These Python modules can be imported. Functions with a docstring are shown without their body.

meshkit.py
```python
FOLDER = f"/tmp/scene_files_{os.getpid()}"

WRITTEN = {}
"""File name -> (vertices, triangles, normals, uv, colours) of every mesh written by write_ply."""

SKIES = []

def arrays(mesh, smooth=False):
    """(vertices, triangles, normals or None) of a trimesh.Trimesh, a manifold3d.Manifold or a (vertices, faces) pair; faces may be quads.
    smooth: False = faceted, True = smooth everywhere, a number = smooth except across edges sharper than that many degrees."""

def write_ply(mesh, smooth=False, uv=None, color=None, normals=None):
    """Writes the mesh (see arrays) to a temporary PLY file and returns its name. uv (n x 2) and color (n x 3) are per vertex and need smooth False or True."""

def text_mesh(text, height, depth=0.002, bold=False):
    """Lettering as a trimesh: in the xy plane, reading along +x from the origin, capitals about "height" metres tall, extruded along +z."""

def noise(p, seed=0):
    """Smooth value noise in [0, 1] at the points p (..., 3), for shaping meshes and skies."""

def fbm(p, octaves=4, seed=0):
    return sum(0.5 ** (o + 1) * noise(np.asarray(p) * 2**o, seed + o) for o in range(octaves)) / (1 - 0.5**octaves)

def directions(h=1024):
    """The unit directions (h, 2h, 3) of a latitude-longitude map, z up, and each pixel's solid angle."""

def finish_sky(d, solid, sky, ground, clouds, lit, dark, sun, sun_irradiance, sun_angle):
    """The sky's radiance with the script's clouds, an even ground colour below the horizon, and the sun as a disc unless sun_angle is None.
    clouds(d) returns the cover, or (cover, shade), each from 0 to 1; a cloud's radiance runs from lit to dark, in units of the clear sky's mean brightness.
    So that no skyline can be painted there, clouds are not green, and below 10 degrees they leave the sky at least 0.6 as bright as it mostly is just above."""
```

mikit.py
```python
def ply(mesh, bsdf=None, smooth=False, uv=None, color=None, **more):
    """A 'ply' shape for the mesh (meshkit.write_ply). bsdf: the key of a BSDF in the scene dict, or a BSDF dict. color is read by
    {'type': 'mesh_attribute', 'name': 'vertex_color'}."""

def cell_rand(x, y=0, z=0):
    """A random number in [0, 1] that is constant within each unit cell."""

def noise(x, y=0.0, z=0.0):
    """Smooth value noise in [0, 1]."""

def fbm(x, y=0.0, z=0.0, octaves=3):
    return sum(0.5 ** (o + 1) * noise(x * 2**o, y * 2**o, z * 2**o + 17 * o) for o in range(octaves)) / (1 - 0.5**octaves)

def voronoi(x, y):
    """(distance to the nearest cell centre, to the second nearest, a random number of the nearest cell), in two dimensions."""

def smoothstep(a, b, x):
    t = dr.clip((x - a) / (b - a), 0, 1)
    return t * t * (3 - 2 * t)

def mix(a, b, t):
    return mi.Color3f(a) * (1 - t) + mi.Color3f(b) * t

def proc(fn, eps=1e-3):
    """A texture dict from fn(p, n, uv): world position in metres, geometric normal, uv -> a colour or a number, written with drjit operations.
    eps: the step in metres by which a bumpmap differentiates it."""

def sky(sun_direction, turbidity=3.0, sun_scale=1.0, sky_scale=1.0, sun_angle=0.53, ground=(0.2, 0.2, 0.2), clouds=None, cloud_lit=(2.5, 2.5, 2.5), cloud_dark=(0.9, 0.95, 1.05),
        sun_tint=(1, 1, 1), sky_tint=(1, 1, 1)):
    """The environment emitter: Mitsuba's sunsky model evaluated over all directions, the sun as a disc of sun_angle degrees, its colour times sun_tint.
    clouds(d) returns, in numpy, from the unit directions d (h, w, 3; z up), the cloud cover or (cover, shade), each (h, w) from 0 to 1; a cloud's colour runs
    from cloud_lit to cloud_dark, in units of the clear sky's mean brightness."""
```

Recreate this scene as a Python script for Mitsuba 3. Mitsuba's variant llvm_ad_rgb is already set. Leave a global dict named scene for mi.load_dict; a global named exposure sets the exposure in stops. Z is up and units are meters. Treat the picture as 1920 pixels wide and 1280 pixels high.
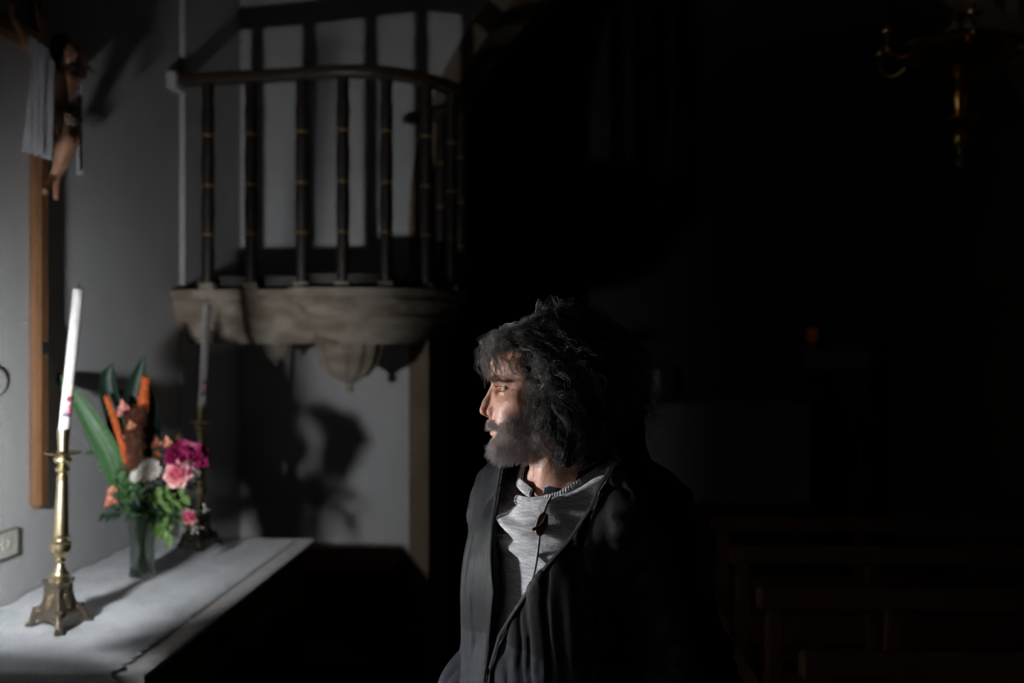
import math, os, random
import numpy as np
import trimesh
import shapely
from shapely import affinity
from shapely.geometry import Polygon, LineString, Point, box as sbox
from scipy.ndimage import map_coordinates
import drjit as dr
import mitsuba as mi
import mikit, meshkit

T = mi.ScalarTransform4f
scene, labels = {}, {}
rng = np.random.default_rng(7)
random.seed(7)

# ------------------------------------------------------------------ camera, light, exposure
CAM = np.array([0.0, 0.0, 1.72])
YAW = math.radians(3.0)
FWD = np.array([-math.sin(YAW), math.cos(YAW), 0.0])
RGT = np.array([math.cos(YAW), math.sin(YAW), 0.0])
UP = np.array([0.0, 0.0, 1.0])
FPX = 1900.0
exposure = 0.0
scene['camera'] = {
    'type': 'thinlens', 'fov': math.degrees(2 * math.atan(960 / FPX)), 'fov_axis': 'x',
    'aperture_radius': 0.0065, 'focus_distance': 1.70, 'near_clip': 0.05, 'far_clip': 60.0,
    'to_world': T().look_at(origin=CAM.tolist(), target=(CAM + FWD).tolist(), up=[0, 0, 1])}
LAMP = np.array([-1.39, 1.92, 1.39])
LAMP_RADIANCE = [1650.0, 1665.0, 1705.0]
scene['ambient_fill'] = {'type': 'constant', 'radiance': {'type': 'rgb', 'value': [0.00035, 0.00035, 0.0004]}}  # faint ambient fill added from all sides


def at(px, py, depth):
    """the place seen at a pixel of the photograph, at a distance in metres along the view"""
    return CAM + depth * (FWD + RGT * (px - 960) / FPX + UP * (640 - py) / FPX)


def on_plane(px, py, n, d):
    r = FWD + RGT * (px - 960) / FPX + UP * (640 - py) / FPX
    n = np.asarray(n, float)
    return CAM + r * ((d - n @ CAM) / (n @ r))


def cam2room(X, Y, Z):
    return CAM + X * RGT + Y * FWD + Z * UP


# ------------------------------------------------------------------ helpers
def key_for(name):
    if name not in scene and name not in labels:
        return name
    k = 1
    while f'{name}_{k:03d}' in scene or f'{name}_{k:03d}' in labels:
        k += 1
    return f'{name}_{k:03d}'


def put(name, mesh, mat, smooth=30, **kw):
    key = key_for(name)
    scene[key] = mikit.ply(mesh, mat, smooth=smooth, **kw)
    return key


def thing(name, label, cat, group=None):
    key = key_for(name)
    labels[key] = {'label': label, 'category': cat}
    if group:
        labels[key]['group'] = group
    return key


def tag(key, label, cat, group=None):
    labels[key] = {'label': label, 'category': cat}
    if group:
        labels[key]['group'] = group
    return key


def struct(name, mesh, mat, label, smooth=30):
    scene[name] = mikit.ply(mesh, mat, smooth=smooth)
    labels[name] = {'kind': 'structure', 'label': label}


def cat_(*ms):
    return trimesh.util.concatenate([m for m in ms])


def box(x0, x1, y0, y1, z0, z1, bevel=0.0):
    ext = np.array([x1 - x0, y1 - y0, z1 - z0])
    c = [(x0 + x1) / 2, (y0 + y1) / 2, (z0 + z1) / 2]
    if bevel <= 0:
        m = trimesh.creation.box(extents=ext)
    else:
        b = min(bevel, ext.min() * 0.45)
        pts = []
        for s in np.ndindex(2, 2, 2):
            s = np.array(s) * 2 - 1
            for ax in range(3):
                e = ext / 2 - b
                e[ax] = ext[ax] / 2
                pts.append(s * e)
        m = trimesh.convex.convex_hull(np.array(pts))
    m.apply_translation(c)
    return m


def orient(m, origin, xdir=None, zdir=None):
    """places a mesh whose own axes are x, z"""
    z = np.array([0, 0, 1.0]) if zdir is None else np.asarray(zdir, float) / np.linalg.norm(zdir)
    x = np.array([1.0, 0, 0]) if xdir is None else np.asarray(xdir, float)
    x = x - z * (x @ z)
    if np.linalg.norm(x) < 1e-6:
        x = np.array([0, 1.0, 0]) - z * z[1]
    x /= np.linalg.norm(x)
    M = np.eye(4)
    M[:3, 0], M[:3, 1], M[:3, 2], M[:3, 3] = x, np.cross(z, x), z, origin
    m = m.copy()
    m.apply_transform(M)
    return m


def lathe(profile, n=40, cap=True):
    """profile: [(r, z)] from the bottom up"""
    p = np.array(profile, float)
    if cap:
        if p[0, 0] > 0:
            p = np.vstack([[0, p[0, 1]], p])
        if p[-1, 0] > 0:
            p = np.vstack([p, [0, p[-1, 1]]])
    a = np.arange(n) * 2 * np.pi / n
    v = np.stack([p[:, 0:1] * np.cos(a), p[:, 0:1] * np.sin(a), np.repeat(p[:, 1:2], n, 1)], -1).reshape(-1, 3)
    i, j = np.meshgrid(np.arange(len(p) - 1), np.arange(n), indexing='ij')
    q = np.stack([i * n + j, i * n + (j + 1) % n, (i + 1) * n + (j + 1) % n, (i + 1) * n + j], -1).reshape(-1, 4)
    f = np.vstack([q[:, [0, 1, 2]], q[:, [0, 2, 3]]])
    m = trimesh.Trimesh(v, f, process=False)
    m.merge_vertices()
    m.update_faces(m.nondegenerate_faces())
    return m


def spline(pts, n):
    """Catmull-Rom through the points"""
    p = np.asarray(pts, float)
    p = np.vstack([2 * p[0] - p[1], p, 2 * p[-1] - p[-2]])
    t = np.linspace(0, len(p) - 3 - 1e-9, n)
    i = t.astype(int)
    u = (t - i)[:, None]
    a, b, c, d = p[i], p[i + 1], p[i + 2], p[i + 3]
    return 0.5 * (2 * b + (c - a) * u + (2 * a - 5 * b + 4 * c - d) * u ** 2 + (3 * b - a - 3 * c + d) * u ** 3)


def tube(pts, r, sides=8, closed_caps=True):
    p = np.asarray(pts, float)
    r = np.broadcast_to(np.asarray(r, float), (len(p),))
    t = np.gradient(p, axis=0)
    t /= np.linalg.norm(t, axis=1, keepdims=True) + 1e-12
    ref = np.array([0, 0, 1.0]) if abs(t[0, 2]) < 0.9 else np.array([1.0, 0, 0])
    a = np.zeros_like(p)
    cur = np.cross(t[0], ref)
    for k in range(len(p)):
        cur = cur - t[k] * (cur @ t[k])
        cur /= np.linalg.norm(cur) + 1e-12
        a[k] = cur
    b = np.cross(t, a)
    ang = np.arange(sides) * 2 * np.pi / sides
    v = p[:, None] + r[:, None, None] * (np.cos(ang)[None, :, None] * a[:, None] + np.sin(ang)[None, :, None] * b[:, None])
    i, j = np.meshgrid(np.arange(len(p) - 1), np.arange(sides), indexing='ij')
    q = np.stack([i * sides + j, i * sides + (j + 1) % sides, (i + 1) * sides + (j + 1) % sides, (i + 1) * sides + j], -1).reshape(-1, 4)
    f = [q[:, [0, 1, 2]], q[:, [0, 2, 3]]]
    v = v.reshape(-1, 3)
    if closed_caps:
        n0 = len(v)
        v = np.vstack([v, p[0], p[-1]])
        k = np.arange(sides)
        f.append(np.stack([np.full(sides, n0), (k + 1) % sides, k], 1))
        o = (len(p) - 1) * sides
        f.append(np.stack([np.full(sides, n0 + 1), o + k, o + (k + 1) % sides], 1))
    return trimesh.Trimesh(v, np.vstack(f), process=False)


def grid_mesh(P):
    """a sheet from an (n, m, 3) array"""
    n, m = P.shape[:2]
    i, j = np.meshgrid(np.arange(n - 1), np.arange(m - 1), indexing='ij')
    q = np.stack([i * m + j, i * m + j + 1, (i + 1) * m + j + 1, (i + 1) * m + j], -1).reshape(-1, 4)
    return trimesh.Trimesh(P.reshape(-1, 3), np.vstack([q[:, [0, 1, 2]], q[:, [0, 2, 3]]]), process=False)


def thicken(P, th):
    """a sheet (n, m, 3) with thickness th"""
    du = np.gradient(P, axis=0)
    dv = np.gradient(P, axis=1)
    nn = np.cross(du, dv)
    nn /= np.linalg.norm(nn, axis=-1, keepdims=True) + 1e-12
    A, B = P + nn * th / 2, P - nn * th / 2
    n, m = P.shape[:2]
    v = np.vstack([A.reshape(-1, 3), B.reshape(-1, 3)])
    i, j = np.meshgrid(np.arange(n - 1), np.arange(m - 1), indexing='ij')
    q = np.stack([i * m + j, (i + 1) * m + j, (i + 1) * m + j + 1, i * m + j + 1], -1).reshape(-1, 4)
    o = n * m
    ring = np.concatenate([np.arange(m), np.arange(1, n) * m + m - 1, (n - 1) * m + np.arange(m - 2, -1, -1), np.arange(n - 2, 0, -1) * m])
    nx = np.roll(ring, -1)
    side = np.stack([ring, nx, nx + o, ring + o], -1)
    quads = np.vstack([q, (q + o)[:, ::-1], side])
    f = np.vstack([quads[:, [0, 1, 2]], quads[:, [0, 2, 3]]])
    return trimesh.Trimesh(v, f, process=False)


# ---- signed distances and the mesh of their zero surface
def smin(a, b, k):
    h = np.clip(0.5 + 0.5 * (b - a) / k, 0, 1)
    return b * (1 - h) + a * h - k * h * (1 - h)


def smax(a, b, k):
    return -smin(-a, -b, k)


def ell(P, c, r):
    c, r = np.asarray(c, np.float32), np.asarray(r, np.float32)
    d = [(P[i] - c[i]) for i in range(3)]
    k0 = np.sqrt(sum((d[i] / r[i]) ** 2 for i in range(3)))
    k1 = np.sqrt(sum((d[i] / r[i] ** 2) ** 2 for i in range(3)))
    return k0 * (k0 - 1) / np.maximum(k1, 1e-9)


def cone(P, a, b, ra, rb):
    """a limb from a to b with radius from ra to rb"""
    a, b = np.asarray(a, np.float32), np.asarray(b, np.float32)
    ab = b - a
    t = np.clip(sum((P[i] - a[i]) * ab[i] for i in range(3)) / (ab @ ab), 0, 1)
    d = np.sqrt(sum((P[i] - a[i] - ab[i] * t) ** 2 for i in range(3)))
    return d - (ra + (rb - ra) * t)


def surface_nets(F, org, h):
    ins = F < 0
    n = np.array(F.shape)
    c = [n[k] - 1 for k in range(3)]
    cnt = np.zeros(c, np.int8)
    for o in np.ndindex(2, 2, 2):
        cnt += ins[o[0]:o[0] + c[0], o[1]:o[1] + c[1], o[2]:o[2] + c[2]]
    act = (cnt > 0) & (cnt < 8)
    idx = np.argwhere(act)
    num = np.full(c, -1, np.int64)
    num[act] = np.arange(len(idx))
    acc, m = np.zeros((len(idx), 3)), np.zeros((len(idx), 1))
    for ax in range(3):
        for o in np.ndindex(2, 2):
            o0 = np.insert(np.array(o), ax, 0)
            o1 = o0.copy()
            o1[ax] = 1
            p0, p1 = idx + o0, idx + o1
            f0, f1 = F[tuple(p0.T)], F[tuple(p1.T)]
            cr = (f0 < 0) != (f1 < 0)
            t = np.where(cr, f0 / np.where(cr, f0 - f1, 1), 0)[:, None]
            acc += np.where(cr[:, None], p0 + (p1 - p0) * t, 0)
            m += cr[:, None]
    v = acc / np.maximum(m, 1) * h + np.asarray(org)
    quads = []
    for ax in range(3):
        a, b = [k for k in range(3) if k != ax]
        lo = [slice(None)] * 3
        hi = [slice(None)] * 3
        lo[ax], hi[ax] = slice(0, -1), slice(1, None)
        e = np.argwhere(ins[tuple(lo)] != ins[tuple(hi)])
        ok = (e[:, a] > 0) & (e[:, b] > 0) & (e[:, a] < n[a] - 1) & (e[:, b] < n[b] - 1)
        e = e[ok]
        q = []
        for da, db in ((-1, -1), (0, -1), (0, 0), (-1, 0)):
            k = e.copy()
            k[:, a] += da
            k[:, b] += db
            q.append(num[tuple(k.T)])
        q = np.stack(q, 1)
        flip = ins[tuple(e.T)] if ax != 1 else ~ins[tuple(e.T)]
        q = np.where(flip[:, None], q, q[:, ::-1])
        quads.append(q)
    q = np.vstack(quads)
    q = q[(q >= 0).all(1)]
    return trimesh.Trimesh(v, np.vstack([q[:, [0, 1, 2]], q[:, [0, 2, 3]]]), process=False)


def sdf_grid(lo, hi, h):
    ax = [np.arange(lo[k], hi[k] + h, h, dtype=np.float32) for k in range(3)]
    return np.meshgrid(*ax, indexing='ij', sparse=True)


def sdf_mesh(fn, lo, hi, h):
    P = sdf_grid(lo, hi, h)
    F = np.ascontiguousarray(np.broadcast_to(fn(P), tuple(p.size for p in P)), dtype=np.float32)
    return surface_nets(F, lo, h), F


def vnormals(m):
    f = m.faces
    v = m.vertices
    n = np.zeros((len(v), 3))
    fn = np.cross(v[f[:, 1]] - v[f[:, 0]], v[f[:, 2]] - v[f[:, 0]])
    for k in range(3):
        np.add.at(n, f[:, k], fn)
    return n / (np.linalg.norm(n, axis=1, keepdims=True) + 1e-20)


def fixed(m, k=6):
    """drops loose specks"""
    parts = m.split(only_watertight=False)
    if len(parts) > 1:
        big = max(len(p.faces) for p in parts)
        m = cat_(*[p for p in parts if len(p.faces) > big * 0.02])
    return m


def curves(name, strands, mat, colors=None):
    """hairs as thin three-sided tubes in one mesh; strands: list of (n, 4) arrays x y z r"""
    key = key_for(name)
    lens = np.array([len(q) for q in strands])
    A = np.vstack(strands)
    P, R = A[:, :3], A[:, 3]
    first = np.concatenate([[0], np.cumsum(lens)[:-1]])
    is_first = np.zeros(len(A), bool)
    is_last = np.zeros(len(A), bool)
    is_first[first] = True
    is_last[first + lens - 1] = True
    nxt = np.where(is_last[:, None], P, np.roll(P, -1, 0))
    prv = np.where(is_first[:, None], P, np.roll(P, 1, 0))
    t = nxt - prv
    t /= np.linalg.norm(t, axis=1, keepdims=True) + 1e-12
    ref = np.where(np.abs(t[:, 2:]) < 0.8, [[0, 0, 1.0]], [[1.0, 0, 0]])
    a = np.cross(t, ref)
    a /= np.linalg.norm(a, axis=1, keepdims=True) + 1e-12
    b = np.cross(t, a)
    ang = np.arange(3) * 2 * np.pi / 3
    dirs = np.cos(ang)[None, :, None] * a[:, None] + np.sin(ang)[None, :, None] * b[:, None]
    v = (P[:, None] + R[:, None, None] * dirs).reshape(-1, 3)
    seg = np.nonzero(~is_last)[0]
    # the frame may turn between two rows: pair each corner with the nearest one of the next row
    dots = np.einsum('ni,nki->nk', dirs[seg, 0], dirs[seg + 1])
    sh = dots.argmax(1)
    f = []
    for j in range(3):
        k = (j + 1) % 3
        q = [seg * 3 + j, seg * 3 + k, (seg + 1) * 3 + (k + sh) % 3, (seg + 1) * 3 + (j + sh) % 3]
        f += [np.stack([q[0], q[1], q[2]], 1), np.stack([q[0], q[2], q[3]], 1)]
    m = trimesh.Trimesh(v, np.vstack(f), process=False)
    if colors is not None:
        colors = np.repeat(np.repeat(np.asarray(colors), lens, 0), 3, 0)
    path = meshkit.write_ply(m, False, None, colors, normals=dirs.reshape(-1, 3))
    scene[key] = {'type': 'ply', 'filename': path, 'face_normals': False, 'bsdf': {'type': 'ref', 'id': mat}}
    return key


# ------------------------------------------------------------------ materials
noise, fbm, voronoi, mix, smoothstep = mikit.noise, mikit.fbm, mikit.voronoi, mikit.mix, mikit.smoothstep


def rgb(*c):
    return {'type': 'rgb', 'value': list(c)}


def mat(name, color, rough=0.5, bump=None, bump_scale=0.001, eps=1e-3, two=True, **kw):
    b = {'type': 'principled', 'base_color': mikit.proc(color) if callable(color) else rgb(*color), 'roughness': rough, **kw}
    if bump is not None:
        b = {'type': 'bumpmap', 'arbitrary': mikit.proc(bump, eps=eps), 'scale': bump_scale, 'bsdf': b}
    if two:
        b = {'type': 'twosided', 'bsdf': b}
    scene[name] = b
    return name


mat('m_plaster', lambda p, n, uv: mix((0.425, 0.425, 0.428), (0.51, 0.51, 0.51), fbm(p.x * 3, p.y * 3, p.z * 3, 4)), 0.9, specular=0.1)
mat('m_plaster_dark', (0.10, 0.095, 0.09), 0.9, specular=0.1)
mat('m_floor', lambda p, n, uv: mix((0.05, 0.035, 0.025), (0.08, 0.06, 0.045), fbm(p.x * 6, p.y * 6, 0, 3)), 0.7)
mat('m_ceiling', (0.04, 0.03, 0.022), 0.8)
mat('m_stone', lambda p, n, uv: mix((0.21, 0.17, 0.125), (0.37, 0.325, 0.27), smoothstep(0.25, 0.75, fbm(p.x * 9, p.y * 9, p.z * 14, 4))), 0.85, specular=0.15)
mat('m_arch', lambda p, n, uv: mix((0.13, 0.095, 0.065), (0.23, 0.175, 0.125), fbm(p.x * 7, p.y * 7, p.z * 7, 4)), 0.85, specular=0.15)
mat('m_dark_wood', lambda p, n, uv: mix((0.010, 0.007, 0.005), (0.022, 0.015, 0.010), fbm(p.x * 30, p.y * 30, p.z * 4, 3)), 0.5)
mat('m_rail_wood', lambda p, n, uv: mix((0.022, 0.013, 0.008), (0.045, 0.026, 0.014), fbm(p.x * 8, p.y * 20, p.z * 30, 3)), 0.45)
mat('m_gilt', (0.42, 0.26, 0.09), 0.45, metallic=0.6)
mat('m_cross_wood', lambda p, n, uv: mix((0.14, 0.063, 0.027), (0.235, 0.117, 0.052), fbm(p.x * 40, p.y * 60, p.z * 5, 4)), 0.5)
mat('m_red', lambda p, n, uv: mix((0.05, 0.003, 0.004), (0.07, 0.005, 0.006), fbm(p.x * 60, p.y * 60, p.z * 60, 2)), 0.95, specular=0.05)
mat('m_pew', lambda p, n, uv: mix((0.07, 0.032, 0.013), (0.115, 0.054, 0.023), fbm(p.x * 5, p.y * 40, p.z * 40, 3)), 0.45)
mat('m_brass', lambda p, n, uv: mix((0.62, 0.50, 0.29), (0.80, 0.68, 0.43), fbm(p.x * 40, p.y * 40, p.z * 40, 3)), 0.27, metallic=1.0)
mat('m_brass_dull', lambda p, n, uv: mix((0.10, 0.082, 0.062), (0.22, 0.18, 0.13), fbm(p.x * 60, p.y * 60, p.z * 60, 3)), 0.42, metallic=0.85)
mat('m_brass_old', (0.45, 0.27, 0.08), 0.24, metallic=1.0)
mat('m_wax', (0.86, 0.85, 0.82), 0.45)
mat('m_wick', (0.05, 0.045, 0.04), 0.8)
mat('m_linen', lambda p, n, uv: mix((0.47, 0.455, 0.44), (0.54, 0.53, 0.52), fbm(p.x * 25, p.y * 25, p.z * 25, 3)), 0.9, specular=0.1)


def crochet(p, n, uv):
    a = dr.sin(p.x * 520) * dr.sin(p.y * 520 + p.z * 520)
    return 0.5 + 0.5 * a


def crochet_colour(p, n, uv):
    hole = smoothstep(0.25, 0.9, dr.sin(p.x * 520) * dr.sin((p.y + p.z) * 520))
    band = smoothstep(0.45, 0.55, noise(p.x * 14, (p.y + p.z) * 14))
    return mix((0.50, 0.515, 0.535), (0.16, 0.17, 0.18), hole * (0.30 + 0.70 * band))


mat('m_lace', crochet_colour, 0.95, bump=crochet, bump_scale=0.0012, eps=4e-4, specular=0.05)
mat('m_shawl', lambda p, n, uv: mix((0.62, 0.62, 0.65), (0.78, 0.78, 0.81), fbm(p.x * 120, p.y * 120, p.z * 60, 2)), 0.95, specular=0.05)
mat('m_statue', lambda p, n, uv: mix((0.40, 0.20, 0.115), (0.52, 0.29, 0.18), fbm(p.x * 30, p.y * 30, p.z * 30, 3)), 0.5)
mat('m_statue_hair', (0.03, 0.018, 0.012), 0.6)
mat('m_statue_cloth', (0.33, 0.28, 0.19), 0.7)
mat('m_socket', (0.56, 0.56, 0.49), 0.4)
mat('m_socket_dark', (0.10, 0.10, 0.085), 0.5)
mat('m_metal_dark', (0.10, 0.10, 0.10), 0.4, metallic=0.8)
mat('m_black', (0.01, 0.01, 0.01), 0.7)
scene['m_glass'] = {'type': 'roughdielectric', 'int_ior': 1.5, 'ext_ior': 1.0, 'alpha': 0.10, 'specular_transmittance': rgb(0.86, 0.90, 0.86)}
mat('m_stem', (0.045, 0.10, 0.03), 0.6)


def leafmat(name, c0, c1, rough=0.45):
    mat(name, lambda p, n, uv: mix(c0, c1, fbm(p.x * 50, p.y * 50, p.z * 25, 3)), rough)


leafmat('m_leaf_bright', (0.024, 0.09, 0.026), (0.05, 0.15, 0.045))
leafmat('m_leaf_dark_shadowed', (0.004, 0.018, 0.009), (0.009, 0.034, 0.017), 0.5)  # dark green, with deep shadow inside the bouquet put into the colour
leafmat('m_leaf_mid', (0.025, 0.07, 0.02), (0.06, 0.14, 0.04))
leafmat('m_leaf_lime', (0.09, 0.17, 0.04), (0.15, 0.26, 0.07))
mat('m_orange', lambda p, n, uv: mix((0.50, 0.075, 0.015), (0.75, 0.19, 0.04), noise(p.x * 160, p.y * 160, p.z * 160)), 0.6)
mat('m_rust', lambda p, n, uv: mix((0.045, 0.012, 0.006), (0.13, 0.034, 0.012), noise(p.x * 160, p.y * 160, p.z * 160)), 0.7)
mat('m_peach', lambda p, n, uv: mix((0.72, 0.22, 0.15), (0.80, 0.42, 0.24), noise(p.x * 60, p.y * 60, p.z * 60)), 0.6)
mat('m_peach_pink', lambda p, n, uv: mix((0.66, 0.20, 0.20), (0.78, 0.40, 0.34), noise(p.x * 60, p.y * 60, p.z * 60)), 0.6)
mat('m_white_petal', lambda p, n, uv: mix((0.62, 0.58, 0.50), (0.80, 0.77, 0.72), noise(p.x * 90, p.y * 90, p.z * 90)), 0.6)
mat('m_magenta', lambda p, n, uv: mix((0.22, 0.008, 0.06), (0.34, 0.02, 0.11), fbm(p.x * 50, p.y * 50, p.z * 50, 2)), 0.55)
mat('m_gyps', (0.68, 0.70, 0.62), 0.7)


# ------------------------------------------------------------------ the church: walls, floor, arch
WX = -1.694      # left wall
FY = 5.15        # wall of the chancel arch
RX = 3.66        # right wall
WH = 5.6         # wall height

struct('floor', box(WX - 0.4, RX + 0.4, -2.5, 9.6, -0.2, 0.0), 'm_floor', 'dark floor of the church')
struct('wall_left', cat_(box(WX - 0.4, WX, -2.5, FY + 0.5, 0, WH), box(WX, WX + 0.021, 4.38, FY, 0, WH)), 'm_plaster',
       'white plastered left wall of the nave with a shallow step near its corner')
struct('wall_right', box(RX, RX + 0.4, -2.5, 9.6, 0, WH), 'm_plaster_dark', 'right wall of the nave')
struct('ceiling', box(WX - 0.4, RX + 0.4, -2.5, 9.6, WH, WH + 0.2), 'm_ceiling', 'dark ceiling')

AC = 0.98         # arch centre line
AR = 1.775        # outer radius of the stone arch
AI = 1.675        # clear radius
AZ = 1.72 + 0.60  # spring line


def arch_shape(r, down=0.0):
    a = np.linspace(0, np.pi, 61)
    return Polygon([(AC + r, down)] + [(AC + r * math.cos(t), AZ + r * math.sin(t)) for t in a] + [(AC - r, down)])


def wall_extrude(poly, y0, depth):
    """a polygon in x, z made a slab from y0 to y0 + depth"""
    ms = []
    for g in getattr(poly, 'geoms', [poly]):
        m = trimesh.creation.extrude_polygon(g, depth, engine='earcut')
        v = m.vertices
        m = trimesh.Trimesh(np.stack([v[:, 0], y0 + depth - v[:, 2], v[:, 1]], 1), m.faces, process=False)
        ms.append(m)
    return cat_(*ms)


wall_poly = sbox(WX, 0, RX, WH).difference(arch_shape(AR - 0.02, -1))
struct('wall_front', wall_extrude(wall_poly, FY, 0.5), 'm_plaster', 'white plastered wall around the chancel arch', smooth=20)
struct('trim_1', wall_extrude(arch_shape(AR).difference(arch_shape(AI, -1)), FY - 0.018, 0.55), 'm_arch',
       'brown stone jamb and arch of the chancel opening', smooth=20)
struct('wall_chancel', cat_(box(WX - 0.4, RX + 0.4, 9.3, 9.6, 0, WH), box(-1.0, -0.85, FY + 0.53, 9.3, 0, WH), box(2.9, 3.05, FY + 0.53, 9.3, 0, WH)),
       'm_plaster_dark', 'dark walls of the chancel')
# ------------------------------------------------------------------ unseen lamp that lights the scene, left of the frame
lamp = thing('unseen_lamp', 'unseen lamp out of view by the left wall, with a shield that blocks its light', 'lamp')
bulb = trimesh.creation.icosphere(subdivisions=3, radius=0.034)
bulb.apply_translation(LAMP)
scene[lamp + '__bulb'] = {**mikit.ply(bulb, None, smooth=True), 'emitter': {'type': 'area', 'radiance': rgb(*LAMP_RADIANCE)}}
put(lamp + '__pole', lathe([(0.012, 0.03), (0.012, LAMP[2] - 0.06), (0.02, LAMP[2] - 0.06), (0.02, LAMP[2] - 0.036)], 16).apply_translation([LAMP[0], LAMP[1], 0]), 'm_black')
put(lamp + '__base', lathe([(0.14, 0.0), (0.14, 0.02), (0.13, 0.03), (0.02, 0.035)], 32).apply_translation([LAMP[0], LAMP[1], 0]), 'm_black')
sh = []
for b in np.linspace(math.radians(15.0), math.radians(78), 26):
    sh.append([[LAMP[0] + 0.24 * math.sin(b), LAMP[1] + 0.24 * math.cos(b), LAMP[2] + z] for z in (-0.15, -0.05, 0.10)])
put(lamp + '__shield', thicken(np.array(sh), 0.004), 'm_black', smooth=60)  # out of view, placed to keep light off the chancel and pews
put(lamp + '__upper_light_stop', lathe([(0.02, 0.045), (0.074, 0.045), (0.075, 0.050), (0.04, 0.07), (0.02, 0.08)], 48).apply_translation(LAMP), 'm_black')  # plate out of view, placed to dim the upper walls
put(lamp + '__lower_light_stop', lathe([(0.012, -0.102), (0.148, -0.102), (0.150, -0.096), (0.012, -0.098)], 48).apply_translation(LAMP), 'm_black')  # plate out of view, placed to dim the near end of the table
put(lamp + '__light_stop_holder', tube([[LAMP[0] - 0.05, LAMP[1] - 0.04, LAMP[2] - 0.12], [LAMP[0] - 0.05, LAMP[1] - 0.04, LAMP[2] + 0.05]], 0.005), 'm_black')
arm_b = math.radians(45)
put(lamp + '__bracket', tube([[LAMP[0], LAMP[1], LAMP[2] - 0.2], [LAMP[0] + 0.24 * math.sin(arm_b), LAMP[1] + 0.24 * math.cos(arm_b), LAMP[2] - 0.2]], 0.006), 'm_black')

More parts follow.
